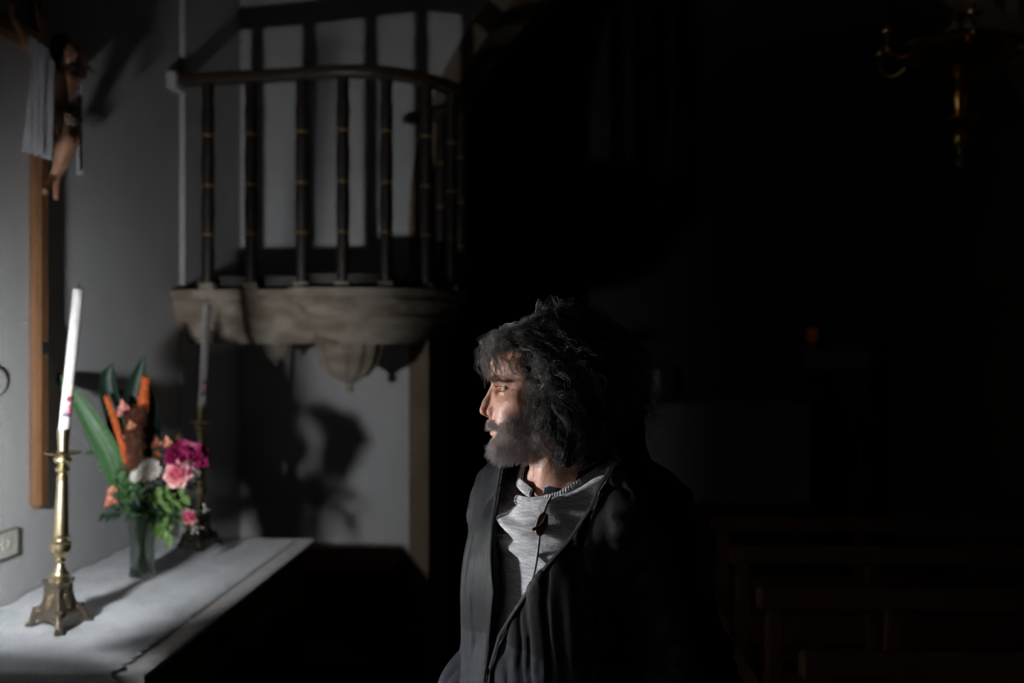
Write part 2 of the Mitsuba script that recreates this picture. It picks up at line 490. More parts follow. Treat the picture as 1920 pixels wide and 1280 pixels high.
# ------------------------------------------------------------------ pulpit on the corner
pul = thing('pulpit', 'carved stone pulpit balcony with dark turned balusters on the left wall', 'pulpit')
PZ = 1.72 + 0.222                       # top of the stone slab
left_plan = Polygon([(WX, 4.27), (-1.0, 4.25), (-1.0, FY), (WX, FY)])
lobe_line = spline([(-1.17, FY), (-1.175, 4.9), (-1.175, 4.35), (-1.14, 4.15), (-0.98, 4.10), (-0.75, 4.13), (-0.59, 4.25), (-0.485, 4.47), (-0.46, 4.7), (-0.53, 4.95), (-0.70, FY)], 60)
lobe_plan = Polygon(lobe_line)
levels = [(0.0, -0.028, 0.0), (-0.028, -0.044, 0.036), (-0.044, -0.064, 0.020), (-0.064, -0.072, 0.034), (-0.072, -0.086, 0.05), (-0.086, -0.10, 0.06),
          (-0.10, -0.116, 0.085), (-0.116, -0.134, 0.072), (-0.134, -0.150, 0.085), (-0.150, -0.176, 0.11), (-0.176, -0.198, 0.125), (-0.198, -0.218, 0.165), (-0.218, -0.232, 0.20)]


def stepped(plan, wall_pad, scale=1.0):
    out = []
    solid = plan.union(wall_pad)
    for z1, z0, off in levels:
        g = solid.buffer(-off * scale, join_style=1).intersection(plan)
        g = max(getattr(g, 'geoms', [g]), key=lambda q: q.area)
        m = trimesh.creation.extrude_polygon(g, z1 - z0, engine='earcut')
        m.apply_translation([0, 0, PZ + z0])
        out.append(m)
    return cat_(*out)


big_wall = sbox(WX - 1, 4.0, WX + 0.02, FY + 1).union(sbox(WX - 1, FY, -0.4, FY + 1))
put(pul + '__stone_base', stepped(left_plan, big_wall.union(sbox(-1.02, 4.3, -0.5, FY + 1)), 0.9), 'm_stone', smooth=25)
put(pul + '__stone_base', stepped(lobe_plan, sbox(-1.3, FY - 0.05, -0.4, FY + 1)), 'm_stone', smooth=25)
# hanging bosses under the slab
pend = [(0.0, -0.235), (0.018, -0.228), (0.024, -0.215), (0.012, -0.20), (0.035, -0.18), (0.092, -0.15), (0.128, -0.105), (0.148, -0.05), (0.152, 0.0)]


def boss(center, s, ribs=12):
    m = lathe([(r * s, z * s) for r, z in pend], 72)
    v = m.vertices
    a = np.arctan2(v[:, 1], v[:, 0])
    k = 1 + 0.05 * np.cos(a * ribs)
    v[:, 0] *= k
    v[:, 1] *= k
    m.vertices = v
    m.apply_translation(center)
    return m


bc = at(655, 640, 4.60)
put(pul + '__pendant', boss([bc[0], bc[1], PZ - 0.225], 0.98), 'm_stone', smooth=40)
bc2 = at(517, 640, 4.72)
put(pul + '__pendant', boss([bc2[0], bc2[1], PZ - 0.225], 0.46), 'm_stone', smooth=40)
floor_plan = left_plan.union(lobe_plan).buffer(-0.085)
m = trimesh.creation.extrude_polygon(floor_plan, 0.062, engine='earcut')
m.apply_translation([0, 0, PZ])
put(pul + '__floor', m, 'm_dark_wood')
RAILZ = 1.72 + 1.125
rail_plan = [(WX + 0.005, 4.30), (-1.55, 4.28), (-1.36, 4.26), (-1.1, 4.22), (-0.92, 4.195), (-0.76, 4.22), (-0.62, 4.32), (-0.51, 4.49), (-0.468, 4.70), (-0.52, 4.90), (-0.65, 5.04), (-0.80, FY - 0.02)]
rl = spline(rail_plan, 90)
prof = np.array([1.0, 0.62]) * np.array([(-0.036, -0.03), (-0.040, -0.012), (-0.036, 0.0), (-0.044, 0.012), (-0.040, 0.034), (-0.02, 0.044), (0.02, 0.044), (0.040, 0.034), (0.044, 0.012), (0.036, 0.0), (0.040, -0.012), (0.036, -0.03)])
tg = np.gradient(rl, axis=0)
tg /= np.linalg.norm(tg, axis=1, keepdims=True)
nr = np.stack([tg[:, 1], -tg[:, 0]], 1)
P = np.zeros((len(rl), len(prof) + 1, 3))
for j in range(len(prof) + 1):
    o, z = prof[j % len(prof)]
    P[:, j, :2] = rl + nr * o
    P[:, j, 2] = RAILZ + z
m = grid_mesh(P)
m.merge_vertices()
caps = []
for e, rev in ((0, False), (-1, True)):
    c = P[e, :-1].mean(0)
    n0 = len(P[e]) - 1
    fv = np.vstack([P[e, :-1], c])
    ff = np.array([[k, (k + 1) % n0, n0] for k in range(n0)])
    caps.append(trimesh.Trimesh(fv, ff[:, ::-1] if rev else ff, process=False))
put(pul + '__handrail', cat_(m, *caps), 'm_rail_wood', smooth=40)
put(pul + '__rail_end', box(WX + 0.001, WX + 0.04, 4.225, 4.335, RAILZ - 0.045, RAILZ + 0.03, 0.006), 'm_plaster')
BH = RAILZ - 0.03 - PZ
bal_prof = [(0.0, 0.0), (0.030, 0.0), (0.030, 0.022), (0.022, 0.03), (0.026, 0.05), (0.028, 0.13), (0.025, 0.23), (0.024, 0.235), (0.026, 0.25), (0.029, 0.34), (0.026, 0.44),
            (0.025, 0.445), (0.027, 0.46), (0.029, 0.55), (0.025, 0.655), (0.024, 0.66), (0.027, 0.68), (0.028, 0.76), (0.024, 0.80), (0.026, BH), (0.0, BH)]
bal_m = lathe(bal_prof, 20)
ring_m = trimesh.creation.torus(0.0255, 0.0045, major_sections=20, minor_sections=6)
foot_m = box(-0.031, 0.031, -0.031, 0.031, 0.0, 0.028, 0.004)
s_len = np.concatenate([[0], np.cumsum(np.linalg.norm(np.diff(rl, axis=0), axis=1))])


def rail_at_px(px):
    c = rl @ np.array([RGT[0], RGT[1]]) / (rl @ np.array([FWD[0], FWD[1]])) * FPX + 960
    front = s_len < s_len[np.argmax(c)]
    return rl[front][np.argmin(abs(c[front] - px))]


bal_spots = [rail_at_px(q) for q in (393, 475, 563, 641, 728, 800, 846)]
i0 = np.argmin(np.abs(s_len - 0.88 * s_len[-1]))
bal_spots += [rl[np.argmin(np.abs(s_len - f * s_len[-1]))] for f in (0.80, 0.90)]
bal_z = [0.235, 0.445, 0.66]
for k, (bx, by) in enumerate(bal_spots):
    b = put(pul + '__baluster', bal_m.copy().apply_translation([bx, by, PZ]), 'm_dark_wood', smooth=40)
    for z in bal_z:
        put(b + '__ring', ring_m.copy().apply_translation([bx, by, PZ + z]), 'm_gilt', smooth=True)
    put(b + '__foot', foot_m.copy().apply_translation([bx, by, PZ + 0.001]), 'm_stone')

# ------------------------------------------------------------------ red carpeted steps under the pulpit
struct('step_1', cat_(box(WX + 0.022, -0.81, 4.66, FY - 0.001, 0.0, 0.655, 0.012), box(WX + 0.022, -0.81, 4.36, 4.66, 0.0, 0.33, 0.012)), 'm_red',
       'dark red covered platform at the foot of the wall under the pulpit')

# ------------------------------------------------------------------ side altar with its cloths
TX0, TX1, TY0, TY1, TZ = WX + 0.002, -1.022, 2.40, 4.07, 0.915
tbl = thing('side_altar', 'dark side altar table covered with white cloths along the left wall', 'table')
put(tbl + '__tabletop', box(TX0, TX1, TY0, TY1, TZ - 0.035, TZ, 0.004), 'm_dark_wood')
put(tbl + '__front_panel', box(TX1 - 0.05, TX1 - 0.03, TY0 + 0.04, TY1 - 0.04, 0.0, TZ - 0.035), 'm_dark_wood')
put(tbl + '__end_panel', box(TX0 + 0.02, TX1 - 0.05, TY0 + 0.04, TY0 + 0.06, 0.0, TZ - 0.035), 'm_dark_wood')
put(tbl + '__end_panel', box(TX0 + 0.02, TX1 - 0.05, TY1 - 0.06, TY1 - 0.04, 0.0, TZ - 0.035), 'm_dark_wood')
for y0 in (TY0 + 0.3, TY0 + 0.85):
    put(tbl + '__moulding', box(TX1 - 0.03, TX1 - 0.022, y0, y0 + 0.45, 0.15, TZ - 0.15, 0.004), 'm_dark_wood')


def drape(x0, x1, y0, y1, z, over_x, over_y, th, amp, seed, nx=70, ny=150):
    """a cloth on the table: over the long side by over_x, over the near end by over_y"""
    u = np.linspace(x0, x1 + over_x, nx)
    v = np.linspace(y0 - over_y, y1, ny)
    U, V = np.meshgrid(u, v, indexing='ij')
    X, Y = np.minimum(U, x1), np.maximum(V, y0)
    dx, dy = np.maximum(U - x1, 0), np.maximum(y0 - V, 0)
    Z = z - np.maximum(dx, dy)
    q = np.stack([U * 6, V * 6, U * 0], -1)
    fold = meshkit.fbm(q, 3, seed) - 0.5
    hang = np.clip(np.maximum(dx, dy) / 0.05, 0, 1)
    X = X + 0.004 * (dx > 0) + hang * (dy <= dx) * (0.006 * np.sin(V * 70 + 3 * fold))
    Y = Y - 0.004 * (dy > 0) - hang * (dy > dx) * (0.006 + 0.010 * np.sin(U * 62 + 4 * fold))
    both = (dx > 0) & (dy > 0)
    X = np.where(both, X + 0.4 * np.minimum(dx, dy), X)
    Y = np.where(both, Y - 0.4 * np.minimum(dx, dy), Y)
    Z = Z + (1 - hang) * amp * np.clip(fold, 0, 1) * np.clip((x1 - U) / 0.25, 0, 1)
    return thicken(np.stack([X, Y, Z], -1), th)


ck = put('altar_cloth', drape(TX0 + 0.004, TX1 + 0.004, TY0 - 0.003, TY1, TZ + 0.003, 0.014, 0.24, 0.002, 0.0, 3), 'm_linen', smooth=50)
tag(ck, 'plain white linen cloth lying under the crochet cloth on the side altar', 'tablecloth')
# crochet cloth with a scalloped edge, hanging over the near end
LX1 = -1.088
nx, ny = 90, 420
v = np.linspace(TY0 - 0.20, TY1 - 0.06, ny)
P = np.zeros((nx, ny, 3))
sc = 0.5 + 0.5 * np.abs(np.sin(np.pi * v / 0.046))
edge = LX1 - 0.014 + 0.026 * np.sqrt(np.abs(np.sin(np.pi * v / 0.052)))
for i, t in enumerate(np.linspace(0, 1, nx)):
    x = (TX0 + 0.012) * (1 - t) + edge * t
    dy = np.maximum(TY0 - 0.006 - v, 0)
    q = np.stack([x * 9, v * 9, x * 0], -1)
    w = meshkit.fbm(q, 3, 11) - 0.42
    lift = 0.022 * np.clip(w, 0, 1) * np.clip((0.35 - t) / 0.3, 0, 1) + 0.0015 * np.clip(w, 0, 1)
    P[i, :, 0] = x
    P[i, :, 1] = np.maximum(v, TY0 - 0.008) - np.where(dy > 0, 0.006 + 0.012 * (0.5 + 0.5 * np.sin(x * 40)) * np.clip(dy / 0.06, 0, 1), 0)
    P[i, :, 2] = TZ + 0.0085 - dy + np.where(dy > 0, 0, lift)
ck = put('crochet_cloth', thicken(P, 0.003), 'm_lace', smooth=50)
tag(ck, 'white crochet altar cloth with a scalloped edge under the candlesticks', 'tablecloth')
CZ = TZ + 0.0105   # what stands on the cloth

# ------------------------------------------------------------------ candlesticks
stick_prof = [(0.0, 0.150), (0.030, 0.150), (0.030, 0.158), (0.022, 0.163), (0.022, 0.170), (0.017, 0.178), (0.012, 0.190), (0.010, 0.200), (0.014, 0.205), (0.014, 0.210), (0.011, 0.214), (0.016, 0.222), (0.026, 0.232),
              (0.0275, 0.242), (0.0265, 0.252), (0.027, 0.256), (0.024, 0.259), (0.017, 0.262), (0.016, 0.267), (0.022, 0.270), (0.0225, 0.276), (0.0200, 0.279), (0.0195, 0.288), (0.0185, 0.33), (0.0165, 0.38), (0.0145, 0.430),
              (0.0165, 0.434), (0.0165, 0.440), (0.012, 0.444), (0.011, 0.449), (0.0195, 0.456), (0.0205, 0.462), (0.013, 0.468), (0.011, 0.472), (0.018, 0.477), (0.0245, 0.484), (0.0235, 0.492), (0.016, 0.497), (0.020, 0.500),
              (0.048, 0.5035), (0.0495, 0.5065), (0.047, 0.5075), (0.018, 0.5060), (0.0135, 0.510), (0.0145, 0.530), (0.0160, 0.552), (0.0175, 0.566), (0.0175, 0.570), (0.0152, 0.570), (0.0150, 0.560), (0.0, 0.560)]


def tri(r, rot, round_=0.0):
    p = Polygon([(r * math.cos(rot + k * 2 * math.pi / 3), r * math.sin(rot + k * 2 * math.pi / 3)) for k in range(3)])
    return p.buffer(-round_).buffer(round_) if round_ else p


def tri_loft(levels, rot, n=72):
    """levels: (height, circumradius, hollow) -> a three-sided pyramid with hollow faces"""
    a = np.arange(n) * 2 * np.pi / n
    rows = []
    for z, r, hol in levels:
        t = ((a - rot) % (2 * np.pi / 3)) - np.pi / 3
        rr = r * 0.5 / np.cos(t) * (1 - hol * np.cos(t * 1.5) ** 2)
        rr = np.minimum(rr, r * 0.93)
        rows.append(np.stack([rr * np.cos(a), rr * np.sin(a), np.full(n, z)], -1))
    P = np.array(rows)
    m = grid_mesh(np.concatenate([P, P[:, :1]], 1))
    m.merge_vertices()
    top = np.vstack([P[-1], P[-1].mean(0)])
    bot = np.vstack([P[0], P[0].mean(0)])
    k = np.arange(n)
    return cat_(m, trimesh.Trimesh(top, np.stack([k, (k + 1) % n, np.full(n, n)], 1), process=False),
                trimesh.Trimesh(bot, np.stack([(k + 1) % n, k, np.full(n, n)], 1), process=False))


def candlestick(base, rot, lean, label, group):
    k = thing('candlestick', label, 'candlestick', group)
    M = np.eye(4)
    zd = np.array([math.tan(lean[0]), math.tan(lean[1]), 1.0])

    def go(m):
        return orient(m, np.asarray(base) + np.array([0, 0, -0.0195]), [1, 0, 0], zd)

    BS = np.array([0.74, 0.74, 0.87])
    SZ = -0.0195

    def flat(m):
        m = m.copy()
        m.vertices = m.vertices * BS
        return orient(m, base)
    # base: claw feet, hollow pyramid, plate
    lev = [(0.026, 0.098, 0.22), (0.036, 0.100, 0.10), (0.044, 0.096, 0.04), (0.052, 0.090, 0.02), (0.056, 0.084, 0.0), (0.07, 0.076, 0.0), (0.09, 0.066, 0.0), (0.115, 0.056, 0.0), (0.130, 0.053, 0.0),
           (0.134, 0.056, 0.0), (0.140, 0.066, 0.0), (0.146, 0.070, 0.0), (0.150, 0.070, 0.0), (0.152, 0.066, 0.0)]
    b = put(k + '__base', flat(tri_loft(lev, rot)), 'm_brass_dull', smooth=35)
    for q in range(3):
        a = rot + q * 2 * math.pi / 3
        d = np.array([math.cos(a), math.sin(a), 0])
        s = np.array([-math.sin(a), math.cos(a), 0])
        foot = [tube([d * 0.070 + [0, 0, 0.052], d * 0.088 + [0, 0, 0.050], d * 0.100 + [0, 0, 0.030], d * 0.106 + [0, 0, 0.012], d * 0.118 + [0, 0, 0.0075]], [0.010, 0.017, 0.012, 0.011, 0.007], 12)]
        for w in (-1, 0, 1):
            foot.append(tube([d * 0.104 + s * 0.006 * w + [0, 0, 0.014], d * 0.116 + s * 0.009 * w + [0, 0, 0.011], d * 0.126 + s * 0.011 * w + [0, 0, 0.0052]], [0.006, 0.0062, 0.0045], 8))
        put(k + '__foot', flat(cat_(*foot)), 'm_brass_dull', smooth=50)
        scroll = trimesh.creation.torus(0.011, 0.0045, major_sections=18, minor_sections=8)
        put(k + '__scroll', flat(cat_(orient(scroll, d * 0.079 + s * 0.010 + [0, 0, 0.052], d, s), orient(scroll, d * 0.079 - s * 0.010 + [0, 0, 0.052], d, s),
                                      tube([d * 0.068 + [0, 0, 0.066], d * 0.060 + [0, 0, 0.085], d * 0.055 + [0, 0, 0.11], d * 0.054 + [0, 0, 0.132]], [0.006, 0.004, 0.003, 0.004], 8))), 'm_brass_dull', smooth=50)
        # oval medallion with a raised figure in the middle of each face
        a2 = a + math.pi / 3
        fn = np.array([math.cos(a2), math.sin(a2), 0])
        fs = np.array([-math.sin(a2), math.cos(a2), 0])
        upv = np.array([-fn[0] * 0.28, -fn[1] * 0.28, 1.0])
        upv /= np.linalg.norm(upv)
        c0 = fn * 0.0352 + np.array([0, 0, 0.093])
        t_ = np.linspace(0, 2 * np.pi, 30)
        ov = c0 + np.outer(np.cos(t_), fs) * 0.0155 + np.outer(np.sin(t_), upv) * 0.029
        med = [tube(ov, 0.0022, 6)]
        blob = trimesh.creation.icosphere(subdivisions=2, radius=1.0)
        out_ = np.cross(fs, upv)
        out_ = out_ * np.sign(out_ @ fn)
        for (sx, sz, r0, r1) in ((0, 0.013, 0.0042, 0.0052), (-0.001, 0.001, 0.006, 0.010), (0.001, -0.013, 0.008, 0.008), (-0.006, 0.004, 0.003, 0.006)):
            q_ = blob.copy()
            q_.apply_scale([r0, 0.004, r1])
            MM = np.eye(4)
            MM[:3, 0], MM[:3, 1], MM[:3, 2], MM[:3, 3] = fs, out_, upv, c0 + fs * sx + upv * sz
            q_.apply_transform(MM)
            med.append(q_)
        put(k + '__medallion', flat(cat_(*med)), 'm_brass', smooth=True)
    st = put(k + '__stem', go(lathe(stick_prof, 40)), 'm_brass', smooth=35)
    beads = []
    for z_, r_, n_ in ((0.273, 0.0225, 26), (0.2545, 0.027, 30), (0.167, 0.022, 20)):
        for j in range(n_):
            s_ = trimesh.creation.icosphere(subdivisions=1, radius=0.0022)
            s_.apply_translation([r_ * math.cos(2 * math.pi * j / n_), r_ * math.sin(2 * math.pi * j / n_), z_])
            beads.append(s_)
    put(k + '__beading', go(cat_(*beads)), 'm_brass', smooth=True)
    return np.asarray(base) + zd * 0.561 + np.array([0, 0, SZ])


def candle(base, top, label, group):
    k = thing('candle', label, 'candle', group)
    base, top = np.asarray(base), np.asarray(top)
    d = top - base
    L = np.linalg.norm(d)
    R = 0.0146
    put(k + '__wax', orient(lathe([(R, 0.0), (R, L - 0.006), (R - 0.002, L - 0.001), (R - 0.006, L), (0.003, L - 0.003)], 32), base, [1, 0, 0], d), 'm_wax', smooth=40)
    w = orient(tube([[0, 0, L - 0.004], [0.0005, 0, L + 0.007], [0.002, 0, L + 0.012], [0.001, 0, L + 0.016]], [0.0016, 0.0016, 0.0013, 0.0008], 6), base, [1, 0, 0], d)
    put(k + '__wick', w, 'm_wick', smooth=True)
    # printed transfer: flame, ribbon and a dark foot, lying on the wax on the side away from the wall
    n, h = 26, 44
    ang = np.linspace(-1.75, 0.55, n)
    zz = np.linspace(0.046, 0.128, h)
    A, Z = np.meshgrid(ang, zz, indexing='ij')
    Pm = np.stack([(R + 0.0004) * np.cos(A), (R + 0.0004) * np.sin(A), Z], -1)
    col = np.zeros((n, h, 3))
    s, t = (A - ang[0]) / (ang[-1] - ang[0]), (Z - zz[0]) / (zz[-1] - zz[0])
    nz = meshkit.noise(np.stack([s * 7, t * 12, s * 0], -1), 4)
    col[:] = (0.80, 0.66, 0.66)
    col[(t < 0.62) & (nz > 0.52)] = (0.72, 0.25, 0.30)
    col[(t < 0.4) & (s > 0.45)] = (0.75, 0.16, 0.26)
    col[(t < 0.10)] = (0.10, 0.10, 0.16)
    col[(t > 0.52) & (t < 0.68) & (s > 0.3)] = (0.30, 0.05, 0.07)
    col[(t > 0.68) & (s > 0.62)] = (0.75, 0.45, 0.16)
    keep = (s > 0.12 + 0.55 * np.clip((t - 0.55) / 0.45, 0, 1)) & (s < 0.98) | (t < 0.10)
    idx = np.arange(n * h).reshape(n, h)
    quads = np.stack([idx[:-1, :-1], idx[1:, :-1], idx[1:, 1:], idx[:-1, 1:]], -1).reshape(-1, 4)
    quads = quads[keep[:-1, :-1].reshape(-1)]
    pm = trimesh.Trimesh(Pm.reshape(-1, 3), np.vstack([quads[:, [0, 1, 2]], quads[:, [0, 2, 3]]]), process=False)
    pm = orient(pm, base, [1, 0, 0], d)
    scene[k + '__printed_transfer'] = mikit.ply(pm, 'm_print', smooth=True, color=col.reshape(-1, 3))
    labels[k + '__printed_transfer'] = {'label': 'pink and gold printed decoration'}


scene['m_print'] = {'type': 'twosided', 'bsdf': {'type': 'principled', 'base_color': {'type': 'mesh_attribute', 'name': 'vertex_color'}, 'roughness': 0.5}}
b1 = on_plane(110, 1176, [0, 0, 1], CZ)
top1 = candlestick([b1[0], b1[1], CZ], math.radians(-63), (math.radians(1.4), 0.0), 'brass candlestick with three claw feet at the near end of the side altar', 'brass candlesticks on the side altar')
candle(top1, top1 + 0.402 * np.array([math.sin(math.radians(6.1)), 0.0, math.cos(math.radians(6.1))]), 'tall white candle, nearer of the two, leaning to the right in its candlestick', 'candles on the side altar')
for _k in [k for k in scene if k.endswith('__beading')]:
    labels[_k] = {'kind': 'stuff'}
b2 = on_plane(374, 1026, [0, 0, 1], CZ)
top2 = candlestick([b2[0], b2[1], CZ], math.radians(-70), (math.radians(1.0), 0.0), 'brass candlestick behind the flower vase, standing in shadow', 'brass candlesticks on the side altar')
candle(top2, top2 + 0.402 * np.array([math.sin(math.radians(3.0)), 0.0, math.cos(math.radians(3.0))]), 'white candle rising behind the bouquet in front of the pulpit', 'candles on the side altar')

for _k in [k for k in scene if k.endswith('__beading')]:
    labels[_k] = {'kind': 'stuff'}
# ------------------------------------------------------------------ vase with flowers
vb = on_plane(267, 1078, [0, 0, 1], CZ)
VB = np.array([vb[0], vb[1], CZ])
VD = float((VB - CAM) @ FWD)
vp_out = [(0.0, 0.0), (0.042, 0.0), (0.0435, 0.006), (0.041, 0.02), (0.0375, 0.05), (0.0365, 0.09), (0.039, 0.13), (0.0435, 0.17), (0.0485, 0.20), (0.0495, 0.205)]
vp_in = [(0.0465, 0.206), (0.0445, 0.198), (0.0395, 0.17), (0.035, 0.13), (0.0325, 0.09), (0.0335, 0.05), (0.035, 0.025), (0.03, 0.016), (0.0, 0.014)]
vm = lathe(vp_out + vp_in, 48, cap=False)
vv = vm.vertices
ra = np.hypot(vv[:, 0], vv[:, 1])
aa = np.arctan2(vv[:, 1], vv[:, 0])
outer = np.array([np.interp(z, [p[1] for p in vp_out[1:]], [p[0] for p in vp_out[1:]]) for z in vv[:, 2]]) - ra < 0.001
f_ = np.where(outer & (vv[:, 2] > 0.02) & (vv[:, 2] < 0.19), 1 + 0.07 * np.abs(np.sin(aa * 7)), 1)
vm.vertices = np.stack([vv[:, 0] * f_, vv[:, 1] * f_, vv[:, 2]], 1)
vm.apply_translation(VB)
vk = put('vase', vm, 'm_glass', smooth=30)
tag(vk, 'clear cut glass vase holding the bouquet on the side altar', 'vase')
MOUTH = VB + np.array([0, 0, 0.19])


def spot(px, py, dd=0.0):
    return at(px, py, VD + dd)


def stem_to(target, r=0.002, bend=0.0):
    a0 = rng.uniform(0, 2 * np.pi)
    lo = VB + np.array([0.018 * math.cos(a0), 0.018 * math.sin(a0), 0.03])
    mid = MOUTH + np.array([-0.016 * math.cos(a0), -0.016 * math.sin(a0), 0.0])
    dirn = target - mid
    return tube(spline([lo, mid, mid + dirn * 0.5 + [0, 0, bend], target], 14), r, 7)


def leaf_blade(pts, widths, normal, cup=0.15, n=18, m=9, th=0.0012, fold=0.0):
    """a leaf along pts; widths are half widths"""
    c = spline(pts, n)
    w = np.interp(np.linspace(0, 1, n), np.linspace(0, 1, len(widths)), widths)
    t = np.gradient(c, axis=0)
    t /= np.linalg.norm(t, axis=1, keepdims=True)
    s = np.cross(t, np.asarray(normal, float))
    s /= np.linalg.norm(s, axis=1, keepdims=True)
    nn = np.cross(s, t)
    u = np.linspace(-1, 1, m)
    P = c[:, None] + s[:, None] * (w[:, None] * u)[..., None] + nn[:, None] * (w[:, None] * cup * u ** 2 + fold * w[:, None] * np.abs(u))[..., None]
    return thicken(P, th)


TOCAM = -FWD
# long leaves
lk = thing('long_leaf', 'long bright green strap leaf arching left behind the near candle', 'leaf')
put(lk + '__blade', leaf_blade([spot(262, 985, 0.0), spot(228, 915, -0.01), spot(205, 850, -0.03), spot(168, 785, -0.05), spot(118, 715, -0.06), spot(66, 676, -0.07)],
                               [0.004, 0.020, 0.036, 0.036, 0.024, 0.0125, 0.002], TOCAM + [0.15, 0, 0.25], 0.25), 'm_leaf_bright', smooth=True)
put(lk + '__midrib', tube(spline([spot(262, 985, 0.0), spot(228, 915, -0.012), spot(205, 850, -0.033), spot(168, 785, -0.053), spot(118, 715, -0.062)], 20), np.linspace(0.003, 0.0012, 20), 6), 'm_leaf_bright', smooth=True)
for (pts, wd, lab, mt) in (
        ([spot(258, 975, 0.02), spot(235, 860, 0.03), spot(212, 770, 0.03), spot(203, 715, 0.03), spot(211, 678, 0.03)], [0.005, 0.016, 0.026, 0.031, 0.026, 0.001], 'dark green upright leaf, left one behind the orange flower spike', 'm_leaf_dark_shadowed'),
        ([spot(266, 975, 0.06), spot(248, 860, 0.08), spot(245, 780, 0.09), spot(258, 715, 0.09), spot(272, 662, 0.08)], [0.005, 0.020, 0.034, 0.034, 0.024, 0.001], 'dark green upright leaf, tallest one at the back of the bouquet', 'm_leaf_dark_shadowed'),
        ([spot(270, 975, 0.07), spot(276, 890, 0.09), spot(283, 810, 0.10), spot(284, 760, 0.10), spot(278, 715, 0.10)], [0.006, 0.024, 0.036, 0.030, 0.018, 0.001], 'dark leaf behind the right orange spike', 'm_leaf_dark_shadowed'),
        ([spot(262, 975, 0.05), spot(230, 880, 0.06), spot(218, 820, 0.06), spot(217, 770, 0.06), spot(228, 725, 0.06)], [0.006, 0.024, 0.036, 0.030, 0.018, 0.001], 'dark leaf behind the rust brown plume', 'm_leaf_dark_shadowed')):
    lk = thing('long_leaf', lab, 'leaf')
    put(lk + '__blade', leaf_blade(pts, wd, TOCAM + [0.3, 0, 0.1], 0.5), mt, smooth=True)
    put(lk + '__midrib', tube(spline(pts[:4], 16), np.linspace(0.003, 0.0012, 16), 6), mt, smooth=True)


def bead_spike(path, r0, r1, n, seed, size=1.0):
    g = np.random.default_rng(seed)
    c = spline(path, 40)
    out = []
    ico = trimesh.creation.icosphere(subdivisions=1, radius=1.0)
    for k in range(n):
        t = k / n
        p = c[min(39, int(t * 40))]
        a = k * 2.39996
        rr = (r0 + (r1 - r0) * t)
        d = np.array([math.cos(a), math.sin(a), g.uniform(-0.2, 0.4)])
        b = ico.copy()
        b.apply_scale(g.uniform(0.0034, 0.0052) * size)
        b.apply_translation(p + d * rr * g.uniform(0.6, 1.05))
        out.append(b)
    return cat_(*out)


for (path, r0, r1, n, mt, lab) in (
        ([spot(238, 868, -0.02), spot(226, 825, -0.02), spot(212, 780, -0.03), spot(200, 745, -0.03)], 0.011, 0.007, 260, 'm_orange', 'bright orange flower spike on the left of the bouquet'),
        ([spot(267, 770, 0.035), spot(269, 750, 0.04), spot(271, 730, 0.04), spot(273, 708, 0.04)], 0.020, 0.011, 240, 'm_orange', 'orange flower spike at the top right of the bouquet against the dark leaf'),
        ([spot(246, 880, 0.01), spot(250, 840, 0.01), spot(254, 795, 0.01), spot(258, 765, 0.02)], 0.044, 0.030, 1500, 'm_rust', 'rust brown flower plume in the middle of the bouquet')):
    fk = thing('flower_spike', lab, 'flower')
    st = put(fk + '__stem', stem_to(np.asarray(path[0])), 'm_stem', smooth=True)
    put(fk + '__axis', tube(spline(path, 20), np.linspace(r0 * 0.8, r1 * 0.6, 20), 8), mt, smooth=True)
    bk = put(fk + '__blossom', bead_spike(path, r0, r1, n, len(scene), 0.72 if n > 1000 else 0.85), mt, smooth=True)
    labels[bk] = {'kind': 'stuff'}


def petal(length, width, cup, curl, tip=0.35, n=9, m=7, th=0.0009):
    """a petal from the origin along +z, opening towards +x"""
    t = np.linspace(0, 1, n)
    u = np.linspace(-1, 1, m)
    w = width * (np.sin(np.pi * np.clip(t * 0.86 + 0.07, 0, 1)) ** 0.7) * (1 - tip * t ** 3)
    if tip < 0.2:
        w = width * (np.sin(np.pi * np.clip(t * 0.74 + 0.06, 0, 1)) ** 0.6) * np.sqrt(np.clip(1 - (np.clip(t - 0.55, 0, 1) / 0.47) ** 2, 0, 1)) ** 0.7
    x = curl * length * t ** 2.2
    z = length * t * (1 - 0.25 * abs(curl) * t)
    P = np.zeros((n, m, 3))
    P[..., 0] = x[:, None] - cup * w[:, None] * u ** 2
    P[..., 1] = w[:, None] * u
    P[..., 2] = z[:, None] - 0.12 * length * (t ** 3)[:, None] * u ** 2
    return thicken(P, th)


